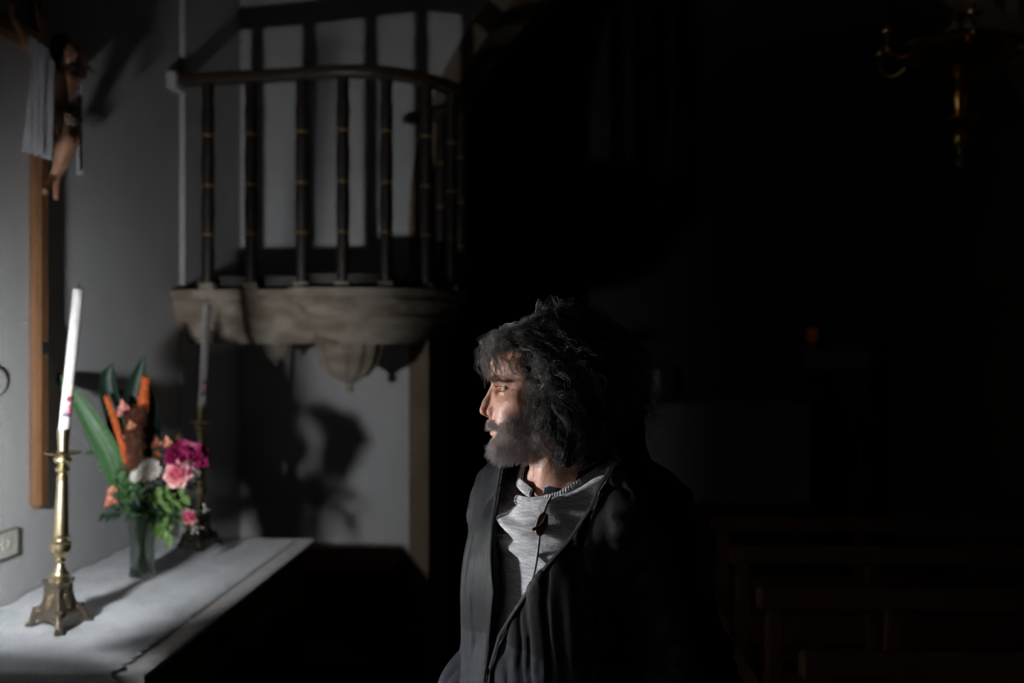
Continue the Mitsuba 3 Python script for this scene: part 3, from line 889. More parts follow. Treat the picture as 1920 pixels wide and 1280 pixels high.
def flower(name, label, center, axis, layers, mt, stem=True, heart=None, group=None, colors=None, tip=0.35):
    """layers: (count, radius, tilt, length, width, cup, curl)"""
    fk = thing(name, label, 'flower', group)
    center = np.asarray(center, float)
    axis = np.asarray(axis, float) / np.linalg.norm(axis)
    if stem:
        put(fk + '__stem', stem_to(center - axis * 0.008), 'm_stem', smooth=True)
    for li, (cnt, rad, tilt, ln, wd, cup, curl) in enumerate(layers):
        pm = petal(ln, wd, cup, curl, tip, 12 if tip < 0.2 else 9)
        for k in range(cnt):
            q = pm.copy()
            R1 = trimesh.transformations.rotation_matrix(tilt + rng.uniform(-0.08, 0.08), [0, 1, 0])
            q.apply_transform(R1)
            q.apply_translation([rad, 0, 0])
            q.apply_transform(trimesh.transformations.rotation_matrix(2 * math.pi * k / cnt + li * 0.7 + rng.uniform(-0.12, 0.12), [0, 0, 1]))
            q = orient(q, center, [0.3, 0.2, 1], axis)
            key = put(fk + '__petal', q, mt if colors is None else None, smooth=True)
            if colors is not None:
                c0, c1 = colors[min(li, len(colors) - 1)]
                d = np.linalg.norm(np.asarray(q.vertices) - center, axis=1)
                t = np.clip(d / (ln + rad), 0, 1)[:, None]
                cc = np.asarray(c0) * (1 - t) + np.asarray(c1) * t
                scene[key] = mikit.ply(q, 'm_petal_print', smooth=True, color=cc)
    if heart:
        h = trimesh.creation.icosphere(subdivisions=2, radius=heart[0])
        h.apply_translation(center + axis * heart[2])
        put(fk + '__heart', h, heart[1], smooth=True)
    return fk


scene['m_petal_print'] = {'type': 'twosided', 'bsdf': {'type': 'principled', 'base_color': {'type': 'mesh_attribute', 'name': 'vertex_color'}, 'roughness': 0.6}}
toward = TOCAM + np.array([-0.25, 0, 0.25])
ROSE = [(4, 0.002, 0.15, 0.026, 0.012, 0.9, -0.15), (5, 0.006, 0.35, 0.028, 0.015, 0.8, 0.1), (6, 0.009, 0.65, 0.030, 0.017, 0.5, 0.35), (7, 0.010, 0.95, 0.030, 0.018, 0.3, 0.45)]


def scaled(layers, s):
    return [(c, r * s, t, l * s, w * s, cu, k) for c, r, t, l, w, cu, k in layers]


flower('magenta_flower', 'large dark magenta flower on the right of the bouquet', spot(347, 862, 0.0), TOCAM * 0.5 + [0.3, 0, 0.7],
       [(4, 0.004, 0.2, 0.056, 0.030, 0.8, -0.1), (5, 0.010, 0.55, 0.070, 0.040, 0.6, 0.2), (6, 0.014, 0.95, 0.076, 0.044, 0.4, 0.3)], 'm_magenta', tip=0.1)
flower('rose', 'pink and cream rose below the magenta flower', spot(335, 890, -0.05), TOCAM + [0.0, 0, 0.35], scaled(ROSE, 1.35), None, tip=0.1,
       colors=[((0.55, 0.03, 0.14), (0.70, 0.12, 0.22)), ((0.62, 0.10, 0.18), (0.74, 0.24, 0.30)), ((0.72, 0.34, 0.30), (0.74, 0.30, 0.34)), ((0.80, 0.66, 0.38), (0.78, 0.42, 0.42))])
flower('rose', 'small pink rose with pale yellow edge at the lower right of the bouquet', spot(350, 972, -0.03), np.array([0.75, 0, 0.45]) + TOCAM * 0.45, scaled(ROSE[:3], 1.0), None, tip=0.1,
       colors=[((0.55, 0.03, 0.14), (0.72, 0.06, 0.22)), ((0.70, 0.25, 0.26), (0.74, 0.10, 0.25)), ((0.80, 0.66, 0.42), (0.76, 0.32, 0.36))])
MUM = [(8, 0.002, 0.15, 0.020, 0.005, 0.5, -0.1), (12, 0.004, 0.5, 0.026, 0.0055, 0.4, 0.1), (14, 0.005, 0.85, 0.030, 0.006, 0.3, 0.2), (16, 0.005, 1.2, 0.032, 0.006, 0.2, 0.2)]
flower('chrysanthemum', 'white chrysanthemum in the middle of the bouquet', spot(283, 880, -0.05), TOCAM + [-0.1, 0, 0.2], scaled(MUM, 1.25), 'm_white_petal')
flower('chrysanthemum', 'cream chrysanthemum half hidden by leaves left of the white one', spot(258, 893, -0.03), TOCAM + [-0.3, 0, 0.3], scaled(MUM[:3], 0.9), 'm_white_petal')
ALS = [(3, 0.003, 0.45, 0.024, 0.009, 0.5, 0.25), (3, 0.004, 0.7, 0.026, 0.010, 0.4, 0.35)]
als = [(247, 798, -0.02, 0.75, 'm_peach', 'dull peach blossom on the rust brown plume'), (262, 815, -0.02, 0.6, 'm_rust', 'small rust red blossom on the plume'), (228, 820, -0.01, 0.6, 'm_peach_pink', 'small pink blossom right of the left orange spike'), (236, 762, 0.0, 1.1, 'm_peach_pink', 'pink peach blossom between the orange spikes'), (226, 776, -0.01, 0.7, 'm_peach_pink', 'small peach blossom beside the upper pink one'),
       (297, 832, -0.03, 1.0, 'm_peach', 'peach blossom above the white chrysanthemum'), (318, 828, -0.02, 0.9, 'm_peach', 'orange peach blossom at the top of the magenta flower'),
       (336, 826, 0.01, 0.8, 'm_rust', 'small rust red blossom above the magenta flower'),
       (213, 920, -0.03, 0.9, 'm_peach', 'upper orange blossom of the pair low on the left of the bouquet'), (208, 941, -0.04, 0.95, 'm_peach', 'lower orange blossom of the pair low on the left of the bouquet'),
       (202, 812, 0.01, 0.7, 'm_peach', 'cream peach blossom at the left of the orange spike'), (296, 852, -0.02, 0.6, 'm_orange', 'small orange blossom above the white chrysanthemum')]
for px, py, dd, s, mt, lab in als:
    flower('blossom', lab, spot(px, py, dd), TOCAM + np.array([rng.uniform(-0.5, 0.3), 0, rng.uniform(0.0, 0.6)]), scaled(ALS, s), mt, heart=(0.0035 * s, 'm_leaf_lime', 0.004))

# foliage: sprigs of leaves
sprigs = [(196, 862, 0.0, 'm_leaf_mid', 'feathery green sprig on the left under the strap leaf'), (215, 893, -0.02, 'm_leaf_mid', 'green sprig left of the cream chrysanthemum'), (180, 842, 0.0, 'm_leaf_bright', 'bright green sprig at the far left of the bouquet'),
          (240, 925, -0.03, 'm_leaf_mid', 'dark leafy sprig above the left rim of the vase'), (200, 962, 0.0, 'm_leaf_dark_shadowed', 'thin dark sprig hanging low on the left of the vase'), (285, 935, -0.04, 'm_leaf_mid', 'leafy sprig above the vase under the white chrysanthemum'),
          (318, 925, -0.05, 'm_leaf_lime', 'light green leaves under the pink and cream rose'), (345, 930, -0.04, 'm_leaf_lime', 'light green leaf sprig at the right edge of the bouquet'), (318, 1000, -0.05, 'm_leaf_lime', 'lime green leaves hanging right of the vase'),
          (300, 965, -0.03, 'm_leaf_dark_shadowed', 'dark leaves at the right rim of the vase'), (262, 950, -0.05, 'm_leaf_dark_shadowed', 'dark leaves at the front rim of the vase'), (335, 968, -0.02, 'm_leaf_mid', 'green leaves beside the small pink rose'),
          (372, 900, 0.03, 'm_leaf_dark_shadowed', 'dark leaves behind the magenta flower'), (300, 870, 0.05, 'm_leaf_dark_shadowed', 'dark leaves behind the white chrysanthemum'), (330, 905, 0.06, 'm_leaf_dark_shadowed', 'dark leaves behind the pink and cream rose'),
          (225, 940, 0.04, 'm_leaf_dark_shadowed', 'dark leaves at the back left of the bouquet'), (355, 945, 0.05, 'm_leaf_dark_shadowed', 'dark leaves behind the small pink rose'), (245, 905, -0.02, 'm_leaf_mid', 'green leaves under the cream chrysanthemum')]
for si, (px, py, dd, mt, lab) in enumerate(sprigs):
    lk = thing('leaf_sprig', lab, 'leaf sprig')
    tip = spot(px, py, dd)
    base = MOUTH + np.array([rng.uniform(-0.02, 0.02), rng.uniform(-0.02, 0.02), 0.0])
    path = spline([VB + [0.0, 0.0, 0.05], base, base * 0.5 + tip * 0.5 + [0, 0, 0.015], tip], 24)
    put(lk + '__stem', tube(path, 0.0014, 6), 'm_stem', smooth=True)
    nl = 18
    for k in range(nl):
        t = 0.42 + 0.58 * k / (nl - 1)
        p = path[min(23, int(t * 23))]
        a = k * 2.4 + si
        out = (tip - base)
        out = out / np.linalg.norm(out)
        side = np.cross(out, [math.cos(a), math.sin(a), 0.3])
        side /= np.linalg.norm(side)
        d = out * 0.55 + side * rng.uniform(0.7, 1.0)
        d /= np.linalg.norm(d)
        L = rng.uniform(0.034, 0.056)
        big = mt == 'm_leaf_lime'
        w = L * (0.24 if big else 0.16)
        put(lk + '__leaf', leaf_blade([p, p + d * L * 0.5 + [0, 0, 0.003], p + d * L + [0, 0, -0.004]], [0.001, w * 0.8, w, w * 0.6, 0.0005], TOCAM + rng.uniform(-0.6, 0.6, 3), 0.3, 7, 5, 0.0007), mt, smooth=True)
# small white filler flowers
for gi, (px, py, dd, lab) in enumerate([(384, 955, 0.0, 'tiny white filler blossoms at the right edge of the bouquet'), (368, 992, -0.02, 'tiny white filler blossoms under the small pink rose'),
                                        (352, 872, -0.05, 'tiny white filler blossoms on the magenta flower'), (276, 908, -0.06, 'tiny white filler blossoms below the white chrysanthemum'), (368, 884, -0.04, 'tiny white filler blossoms right of the pink and cream rose')]):
    gk = thing('filler_sprig', lab, 'filler flowers')
    tip = spot(px, py, dd)
    put(gk + '__stem', stem_to(tip, 0.001), 'm_stem', smooth=True)
    out = []
    for k in range(16):
        q = trimesh.creation.icosphere(subdivisions=1, radius=rng.uniform(0.0022, 0.0036))
        q.apply_translation(tip + rng.normal(0, 0.009, 3))
        out.append(q)
    bk = put(gk + '__blossom', cat_(*out), 'm_gyps', smooth=True)
    labels[bk] = {'kind': 'stuff'}

# ------------------------------------------------------------------ crucifix on the left wall
crx = thing('crucifix', 'wooden crucifix with a carved figure hanging on the left wall', 'crucifix')
ya = on_plane(48, 700, [1, 0, 0], WX)[1]
yb = ya + 0.066
CF = WX + 0.045          # front of the beams
zb = on_plane(60, 955, [1, 0, 0], WX + 0.02)[2]
ztop = 1.72 + 1.50
up_ = box(WX + 0.006, CF, ya, yb, zb, ztop, 0.012)
put(crx + '__upright', up_, 'm_cross_wood', smooth=20)
zc = on_plane(20, 45, [1, 0, 0], CF)[2]
put(crx + '__crossbar', box(WX + 0.008, CF - 0.002, ya - 0.42, yb + 0.27, zc - 0.035, zc + 0.035, 0.012), 'm_cross_wood', smooth=20)
put(crx + '__plate', box(CF - 0.001, CF + 0.004, ya + 0.01, yb - 0.01, 1.72 - 0.04, 1.72 - 0.005, 0.002), 'm_metal_dark')


def fig(px, py, off):
    return on_plane(px, py, [1, 0, 0], WX + off)


J = {'head': fig(121, 96, 0.135), 'neck': fig(121, 122, 0.118), 'chest': fig(120, 150, 0.115), 'waist': fig(121, 186, 0.108), 'hip': fig(121, 214, 0.105),
     'kneeL': fig(130, 262, 0.150), 'ankL': fig(104, 330, 0.085), 'toeL': fig(84, 358, 0.098), 'toeR': fig(105, 368, 0.098),
     'shN': fig(104, 128, 0.105), 'elN': fig(54, 88, 0.085), 'haN': fig(30, 40, 0.062), 'shF': fig(139, 128, 0.105)}
J['elF'] = np.array([WX + 0.070, J['shF'][1] + 0.085, J['shF'][2] + 0.085])
J['haF'] = np.array([WX + 0.062, J['shF'][1] + 0.155, zc + 0.0])


def figure_sdf(P):
    d = ell(P, J['head'], [0.034, 0.030, 0.042])
    d = smin(d, ell(P, J['head'] + [0.020, 0.0, -0.024], [0.016, 0.018, 0.020]), 0.012)
    d = smin(d, cone(P, J['head'] + [0.034, -0.002, -0.002], J['head'] + [0.040, -0.002, -0.012], 0.004, 0.006), 0.006)
    d = smin(d, cone(P, J['neck'], J['head'] - [0, 0, 0.02], 0.020, 0.018), 0.015)
    d = smin(d, ell(P, J['chest'], [0.034, 0.058, 0.055]), 0.02)
    d = smin(d, ell(P, J['waist'], [0.028, 0.044, 0.045]), 0.025)
    d = smin(d, ell(P, J['hip'], [0.034, 0.050, 0.040]), 0.02)
    for s in (-1, 1):
        d = smin(d, ell(P, J['chest'] + [0.026, s * 0.024, 0.008], [0.012, 0.022, 0.018]), 0.012)
        o = np.array([0, s * 0.016, 0])
        d = smin(d, cone(P, J['hip'] + o * 1.4, J['kneeL'] + o * 0.9 + [0.0, 0, s * 0.006], 0.033, 0.022), 0.012)
        d = smin(d, cone(P, J['kneeL'] + o * 0.9 + [0, 0, s * 0.006], J['ankL'] + o * 0.55, 0.0235, 0.012), 0.008)
        d = smin(d, ell(P, (J['kneeL'] * 0.62 + J['ankL'] * 0.38) + o * 0.9 - [0.006, 0, 0], [0.017, 0.016, 0.040]), 0.012)
        toe = J['toeL'] if s < 0 else J['toeR']
        d = smin(d, cone(P, J['ankL'] + o * 0.55, toe, 0.012, 0.009), 0.007)
    for k in range(5):
        for toe in (J['toeL'], J['toeR']):
            q = toe + np.array([0.004, (k - 2) * 0.0048, -0.010 + 0.0010 * abs(k - 1)])
            d = smin(d, cone(P, toe, q, 0.005, 0.0034), 0.002)
    for a, b, c in (('shN', 'elN', 'haN'), ('shF', 'elF', 'haF')):
        d = smin(d, cone(P, J[a], J[b], 0.0235, 0.016), 0.018)
        d = smin(d, cone(P, J[b], J[c], 0.017, 0.0095), 0.008)
        fdir = (J[c] - J[b]) / np.linalg.norm(J[c] - J[b])
        palm = J[c] + fdir * 0.016
        d = smin(d, ell(P, palm, [0.007, 0.014, 0.017]), 0.008)
        for k in range(4):
            o = np.array([0.003, (k - 1.5) * 0.0068, 0])
            p1 = palm + fdir * 0.014 + o
            p2 = p1 + fdir * (0.016 - 0.002 * abs(k - 1)) + np.array([0.007, 0, 0])
            p3 = p2 + fdir * 0.006 + np.array([0.010, 0, -0.004])
            d = smin(d, cone(P, p1, p2, 0.0038, 0.0034), 0.002)
            d = smin(d, cone(P, p2, p3, 0.0034, 0.003), 0.002)
        th0 = palm + np.array([0.002, 0.010, -0.004])
        d = smin(d, cone(P, th0, th0 + np.array([0.010, 0.010, 0.008]), 0.0045, 0.0035), 0.003)
    return d


pts = np.array(list(J.values()))
fm, _ = sdf_mesh(figure_sdf, pts.min(0) - 0.07, pts.max(0) + 0.07, 0.0042)
fk = put(crx + '__figure', fixed(fm), 'm_statue', smooth=True)
labels[fk] = {'label': 'carved and painted body with raised arms'}


def fig_hair(P):
    h = J['head']
    d = ell(P, h + [-0.008, 0, 0.010], [0.037, 0.037, 0.043])
    d = smin(d, cone(P, h + [-0.012, -0.028, 0.0], h + [-0.004, -0.034, -0.058], 0.014, 0.010), 0.012)
    d = smin(d, cone(P, h + [-0.012, 0.028, 0.0], h + [-0.004, 0.034, -0.058], 0.014, 0.010), 0.012)
    d = smin(d, ell(P, h + [0.024, 0, -0.046], [0.014, 0.015, 0.016]), 0.006)
    face = ell(P, h + [0.046, 0, -0.008], [0.030, 0.024, 0.030])
    return smax(d, -face, 0.006)


hm, _ = sdf_mesh(fig_hair, J['head'] - 0.09, J['head'] + 0.08, 0.004)
v = hm.vertices
hm.vertices = v + vnormals(hm) * (0.005 * (meshkit.fbm(v * [160, 160, 50], 2, 5) - 0.5))[:, None]
put(fk + '__hair', hm, 'm_statue_hair', smooth=True)


def fig_cloth(P):
    d = ell(P, J['hip'] + [0, 0, 0.004], [0.042, 0.059, 0.038])
    d = smin(d, cone(P, J['hip'] + [0.0, -0.020, -0.006], (J['hip'] + J['kneeL']) / 2 + [0, -0.014, 0.01], 0.040, 0.034), 0.012)
    d = smin(d, cone(P, J['hip'] + [0.0, 0.020, -0.006], (J['hip'] + J['kneeL']) / 2 + [0, 0.014, 0.012], 0.040, 0.034), 0.012)
    d = smin(d, cone(P, J['hip'] + [0.0, -0.060, 0.015], J['hip'] + [0.0, -0.070, -0.05], 0.014, 0.012), 0.015)
    return d


hm, _ = sdf_mesh(fig_cloth, J['hip'] - 0.13, J['hip'] + 0.11, 0.004)
v = hm.vertices
hm.vertices = v + vnormals(hm) * (0.010 * (meshkit.noise(v * [40, 40, 190], 8) - 0.5) + 0.006 * (meshkit.noise(v * [90, 90, 120], 3) - 0.5))[:, None]
put(fk + '__loincloth', hm, 'm_statue_cloth', smooth=True)

# white lace shawl hung over the arms of the figure
sk = thing('lace_shawl', 'white lace shawl draped over the arms of the crucifix figure', 'shawl')


def hang(top_a, top_b, bot_a, bot_b, amp, waves, seed, n=40, m=60):
    u = np.linspace(0, 1, m)[None, :, None]
    t = np.linspace(0, 1, n)[:, None, None]
    A = np.asarray(top_a) * (1 - t) + np.asarray(bot_a) * t
    B = np.asarray(top_b) * (1 - t) + np.asarray(bot_b) * t
    P = A * (1 - u) + B * u
    g = meshkit.noise(np.stack([np.broadcast_to(u[..., 0] * 4, (n, m)), np.broadcast_to(t[..., 0] * 3, (n, m)), np.zeros((n, m))], -1), seed) - 0.5
    off = amp * np.sin(2 * np.pi * waves * np.broadcast_to(u[..., 0], (n, m)) + 3 * g) * np.broadcast_to(0.35 + 0.65 * t[..., 0], (n, m))
    P = P.copy()
    P[..., 0] += off + 0.010 * g
    # scalloped hem
    P[-1, :, 2] += 0.010 * np.abs(np.sin(np.pi * 9 * u[0, :, 0]))
    return thicken(P, 0.0016)


put(sk + '__near_fall', hang(fig(54, 66, 0.10), fig(92, 92, 0.135), fig(48, 288, 0.085), fig(93, 300, 0.135), 0.012, 3.5, 2), 'm_shawl', smooth=True)
put(sk + '__near_fold', hang(fig(82, 82, 0.15), fig(103, 120, 0.16), fig(72, 292, 0.13), fig(96, 306, 0.15), 0.008, 1.5, 6, m=24), 'm_shawl', smooth=True)
put(sk + '__far_fall', hang(fig(142, 118, 0.14), fig(150, 118, 0.14), fig(142, 330, 0.12), fig(154, 330, 0.12), 0.008, 1.5, 9, m=24), 'm_shawl', smooth=True)

# ------------------------------------------------------------------ wall socket, nail, ring
so = thing('wall_socket', 'beige wall socket on the left wall above the side altar', 'socket')
c1, c2 = on_plane(-42, 1052, [1, 0, 0], WX), on_plane(27, 990, [1, 0, 0], WX)
zlo, zhi = on_plane(0, 1049, [1, 0, 0], WX)[2], on_plane(0, 996, [1, 0, 0], WX)[2]
y1_ = c2[1]
y0_ = y1_ - 0.20
put(so + '__plate', box(WX + 0.001, WX + 0.012, y0_, y1_, zlo, zhi, 0.004), 'm_socket')
put(so + '__frame', cat_(box(WX + 0.001, WX + 0.014, y1_ - 0.005, y1_, zlo, zhi, 0.002), box(WX + 0.001, WX + 0.014, y0_, y1_, zlo, zlo + 0.005, 0.002), box(WX + 0.001, WX + 0.014, y0_, y1_, zhi - 0.005, zhi, 0.002)), 'm_socket_dark')
ce = on_plane(10, 1020, [1, 0, 0], WX + 0.012)
put(so + '__outlet', orient(lathe([(0.020, 0.0), (0.020, 0.003), (0.017, 0.003), (0.016, -0.004)], 28), ce, [0, 0, 1], [1, 0, 0]), 'm_socket')
rk = thing('wall_ring', 'thin wire ring hanging on the left wall at the left edge', 'ring')
ang = np.linspace(0, 2 * np.pi, 50)
rc = on_plane(-12, 717, [1, 0, 0], WX + 0.006)
put(rk + '__wire', tube(np.stack([np.full(50, WX + 0.006), rc[1] + 0.075 * np.cos(ang), rc[2] + 0.045 * np.sin(ang)], 1), 0.0022, 7), 'm_metal_dark', smooth=True)
nk = put('wall_nail', orient(lathe([(0.0015, 0), (0.0015, 0.012), (0.006, 0.012), (0.006, 0.014)], 14), on_plane(42, 604, [1, 0, 0], WX), [0, 0, 1], [1, 0, 0]), 'm_socket')
tag(nk, 'small nail in the left wall beside the crucifix', 'nail')
hk = put('wall_hook', orient(lathe([(0.003, 0), (0.003, 0.03), (0.016, 0.034), (0.018, 0.042), (0.006, 0.05)], 18), on_plane(312, 142, [1, 0, 0], WX), [0, 0, 1], [1, 0, 0]), 'm_plaster')
tag(hk, 'pale knob on the left wall at the end of the pulpit handrail', 'knob')

# ------------------------------------------------------------------ chancel: altar, candle, lamp, board
ch = thing('altar', 'altar with a white cloth in the dark chancel behind the man', 'altar')
AD = 8.2
a0, a1 = at(1150, 755, AD), at(1512, 755, AD)
put(ch + '__cloth', drape(a0[0], a1[0], 0.0, 0.7, 0.0, 0.02, 0.80, 0.004, 0.0, 21, 40, 80).apply_translation([0, a0[1], a0[2] + 0.002]), 'm_linen', smooth=50)
put(ch + '__block', box(a0[0] + 0.01, a1[0] - 0.01, a0[1] + 0.02, a0[1] + 0.68, 0.0, a0[2] - 0.01), 'm_dark_wood')
q = at(1230, 745, AD + 0.25)
ck = thing('candle', 'thick pale candle standing on the altar in the chancel', 'candle')
put(ck + '__wax', lathe([(0.034, 0), (0.034, 0.245), (0.03, 0.25), (0.004, 0.248)], 24).apply_translation([q[0], q[1], a0[2] + 0.008]), 'm_wax')
put(ck + '__wick', tube([[q[0], q[1], a0[2] + 0.25], [q[0], q[1], a0[2] + 0.268]], 0.002, 6), 'm_wick')
# standing white panel / side credence, far wall
q0, q1 = at(1520, 655, 8.75), at(1625, 690, 8.75)
ct = thing('credence_table', 'pale side table at the back of the chancel under the red lamp', 'table')
put(ct + '__top', box(q0[0], q1[0], q0[1] - 0.15, q0[1] + 0.2, q1[2], q0[2], 0.01), 'm_linen')
for sx in (q0[0] + 0.04, q1[0] - 0.08):
    put(ct + '__leg', box(sx, sx + 0.05, q0[1] - 0.1, q0[1] - 0.05, 0.0, q1[2]), 'm_dark_wood')
    put(ct + '__leg', box(sx, sx + 0.05, q0[1] + 0.1, q0[1] + 0.15, 0.0, q1[2]), 'm_dark_wood')
rl_ = thing('sanctuary_lamp', 'small glowing red sanctuary lamp in the chancel', 'lamp')
q = at(1523, 628, 8.75)
g = lathe([(0.03, -0.06), (0.042, -0.03), (0.045, 0.03), (0.038, 0.06)], 24).apply_translation(q)
scene[rl_ + '__glass'] = {**mikit.ply(g, 'm_black', smooth=40), 'emitter': {'type': 'area', 'radiance': rgb(0.009, 0.0016, 0.0004)}}
put(rl_ + '__base', lathe([(0.05, q0[2] - q[2] + 0.0), (0.05, q0[2] - q[2] + 0.012), (0.012, q0[2] - q[2] + 0.02), (0.012, -0.07), (0.035, -0.06)], 24).apply_translation(q), 'm_brass_old')
pn0, pn1 = at(1715, 640, 9.05), at(1822, 385, 9.05)
pk = thing('wall_panel', 'pale tall panel on the chancel wall left of the right edge', 'panel')
put(pk + '__board', box(pn0[0], pn1[0], pn0[1] - 0.03, pn0[1] + 0.06, pn0[2], pn1[2], 0.01), 'm_plaster')
put(pk + '__frame', cat_(box(pn0[0] - 0.04, pn0[0], pn0[1] - 0.05, pn0[1] + 0.1, pn0[2] - 0.04, pn1[2] + 0.04), box(pn1[0], pn1[0] + 0.04, pn0[1] - 0.05, pn0[1] + 0.1, pn0[2] - 0.04, pn1[2] + 0.04)), 'm_dark_wood')

# ------------------------------------------------------------------ pews
pew_y = [2.72, 3.42, 4.12, 4.80]
pew_lab = ['nearest wooden pew at the lower right', 'second wooden pew from the front of the picture', 'third wooden pew, behind the second', 'farthest wooden pew, nearest to the chancel arch']
for k, (py_, lab) in enumerate(zip(pew_y, pew_lab)):
    w = thing('pew', lab, 'pew', 'pews in the nave')
    x0, x1 = 0.62 + 0.02 * k, RX - 0.25
    zt = 0.90
    put(w + '__top_rail', box(x0, x1, py_ - 0.02, py_ + 0.03, zt - 0.075, zt, 0.012), 'm_pew')
    put(w + '__back_board', box(x0 + 0.02, x1 - 0.02, py_ - 0.005, py_ + 0.015, 0.50, 0.62, 0.005), 'm_pew')
    put(w + '__seat', box(x0, x1, py_ + 0.02, py_ + 0.36, 0.42, 0.455, 0.008), 'm_pew')
    for px_ in [x0 + 0.03, x0 + 0.30 + 0.12 * k, x0 + 1.2, x0 + 1.95, x1 - 0.08]:
        put(w + '__post', box(px_, px_ + 0.055, py_ - 0.012, py_ + 0.028, 0.0, zt - 0.07, 0.006), 'm_pew')
    for px_ in [x0 + 0.03, x0 + 1.2, x1 - 0.08]:
        put(w + '__leg', box(px_, px_ + 0.05, py_ + 0.30, py_ + 0.34, 0.0, 0.42, 0.006), 'm_pew')
    for px_ in [x0 - 0.02, x1]:
        put(w + '__end_panel', box(px_, px_ + 0.03, py_ - 0.02, py_ + 0.38, 0.0, 0.60, 0.012), 'm_pew')

# ------------------------------------------------------------------ hanging brass lamp
hl = thing('chandelier', 'old brass hanging lamp at the upper right', 'chandelier')
HC = at(1800, 100, 4.2)
hz = HC[2]


def zpx(y):
    return 1.72 + (640 - y) / FPX * 4.2


def hprof(rows):
    return lathe([(r, zpx(y)) for r, y in rows], 48).apply_translation([HC[0], HC[1], 0])


put(hl + '__bowl', hprof([(0.02, 160), (0.05, 152), (0.13, 140), (0.20, 120), (0.235, 108), (0.25, 100), (0.262, 94), (0.255, 88), (0.21, 84), (0.12, 72), (0.05, 52), (0.025, 35), (0.02, 25)]), 'm_brass_old', smooth=35)
put(hl + '__stem', hprof([(0.012, 222), (0.02, 215), (0.03, 205), (0.036, 192), (0.042, 184), (0.036, 176), (0.02, 168), (0.02, 158)]), 'm_brass_old', smooth=35)
put(hl + '__lower_bowl', hprof([(0.02, 244), (0.045, 238), (0.07, 230), (0.078, 224), (0.07, 219), (0.03, 214), (0.012, 210)]), 'm_brass_old', smooth=35)
put(hl + '__finial', hprof([(0.003, 316), (0.012, 311), (0.017, 304), (0.010, 296), (0.007, 288), (0.012, 280), (0.022, 272), (0.034, 262), (0.034, 254), (0.018, 246), (0.012, 240)]), 'm_brass_old', smooth=35)
for k in range(6):
    a = k * math.pi / 3 + 0.3
    d = np.array([math.cos(a), math.sin(a), 0])
    c = np.array([HC[0], HC[1], zpx(96)])
    arm = put(hl + '__arm', tube(spline([c + d * 0.20, c + d * 0.28 + [0, 0, -0.05], c + d * 0.34 + [0, 0, -0.02], c + d * 0.34 + [0, 0, 0.035]], 18), 0.008, 8), 'm_brass_old', smooth=True)
    put(arm + '__cup', lathe([(0.010, 0.0), (0.032, 0.012), (0.036, 0.02), (0.014, 0.02), (0.014, 0.05), (0.011, 0.052)], 20).apply_translation(c + d * 0.34 + [0, 0, 0.035]), 'm_brass_old')
links = []
z = zpx(30)
k = 0
while z < WH - 0.02:
    t_ = trimesh.creation.torus(0.016, 0.0035, major_sections=14, minor_sections=6)
    t_.apply_scale([1, 1.5, 1])
    t_.apply_transform(trimesh.transformations.rotation_matrix(math.pi / 2, [1, 0, 0]))
    if k % 2:
        t_.apply_transform(trimesh.transformations.rotation_matrix(math.pi / 2, [0, 0, 1]))
    t_.apply_translation([HC[0], HC[1], z + 0.012])
    links.append(t_)
    z += 0.038
    k += 1
put(hl + '__chain', cat_(*links), 'm_brass_old', smooth=True)

# ------------------------------------------------------------------ the man
man = thing('person', 'grey haired bearded man in profile wearing a black jacket over a pale grey sweater', 'person')
S = 1.0 / 1000.0
HO = at(1034.4, 734.4, 1.73)                 # head origin, between the ears
HA, HB, HC_ = -RGT, -FWD, UP                 # forwards (to the left of the picture), towards his left ear, up


def head2room(p):
    p = np.asarray(p, float) * S
    return HO + p[:, 0:1] * HA + p[:, 1:2] * HB + p[:, 2:3] * HC_


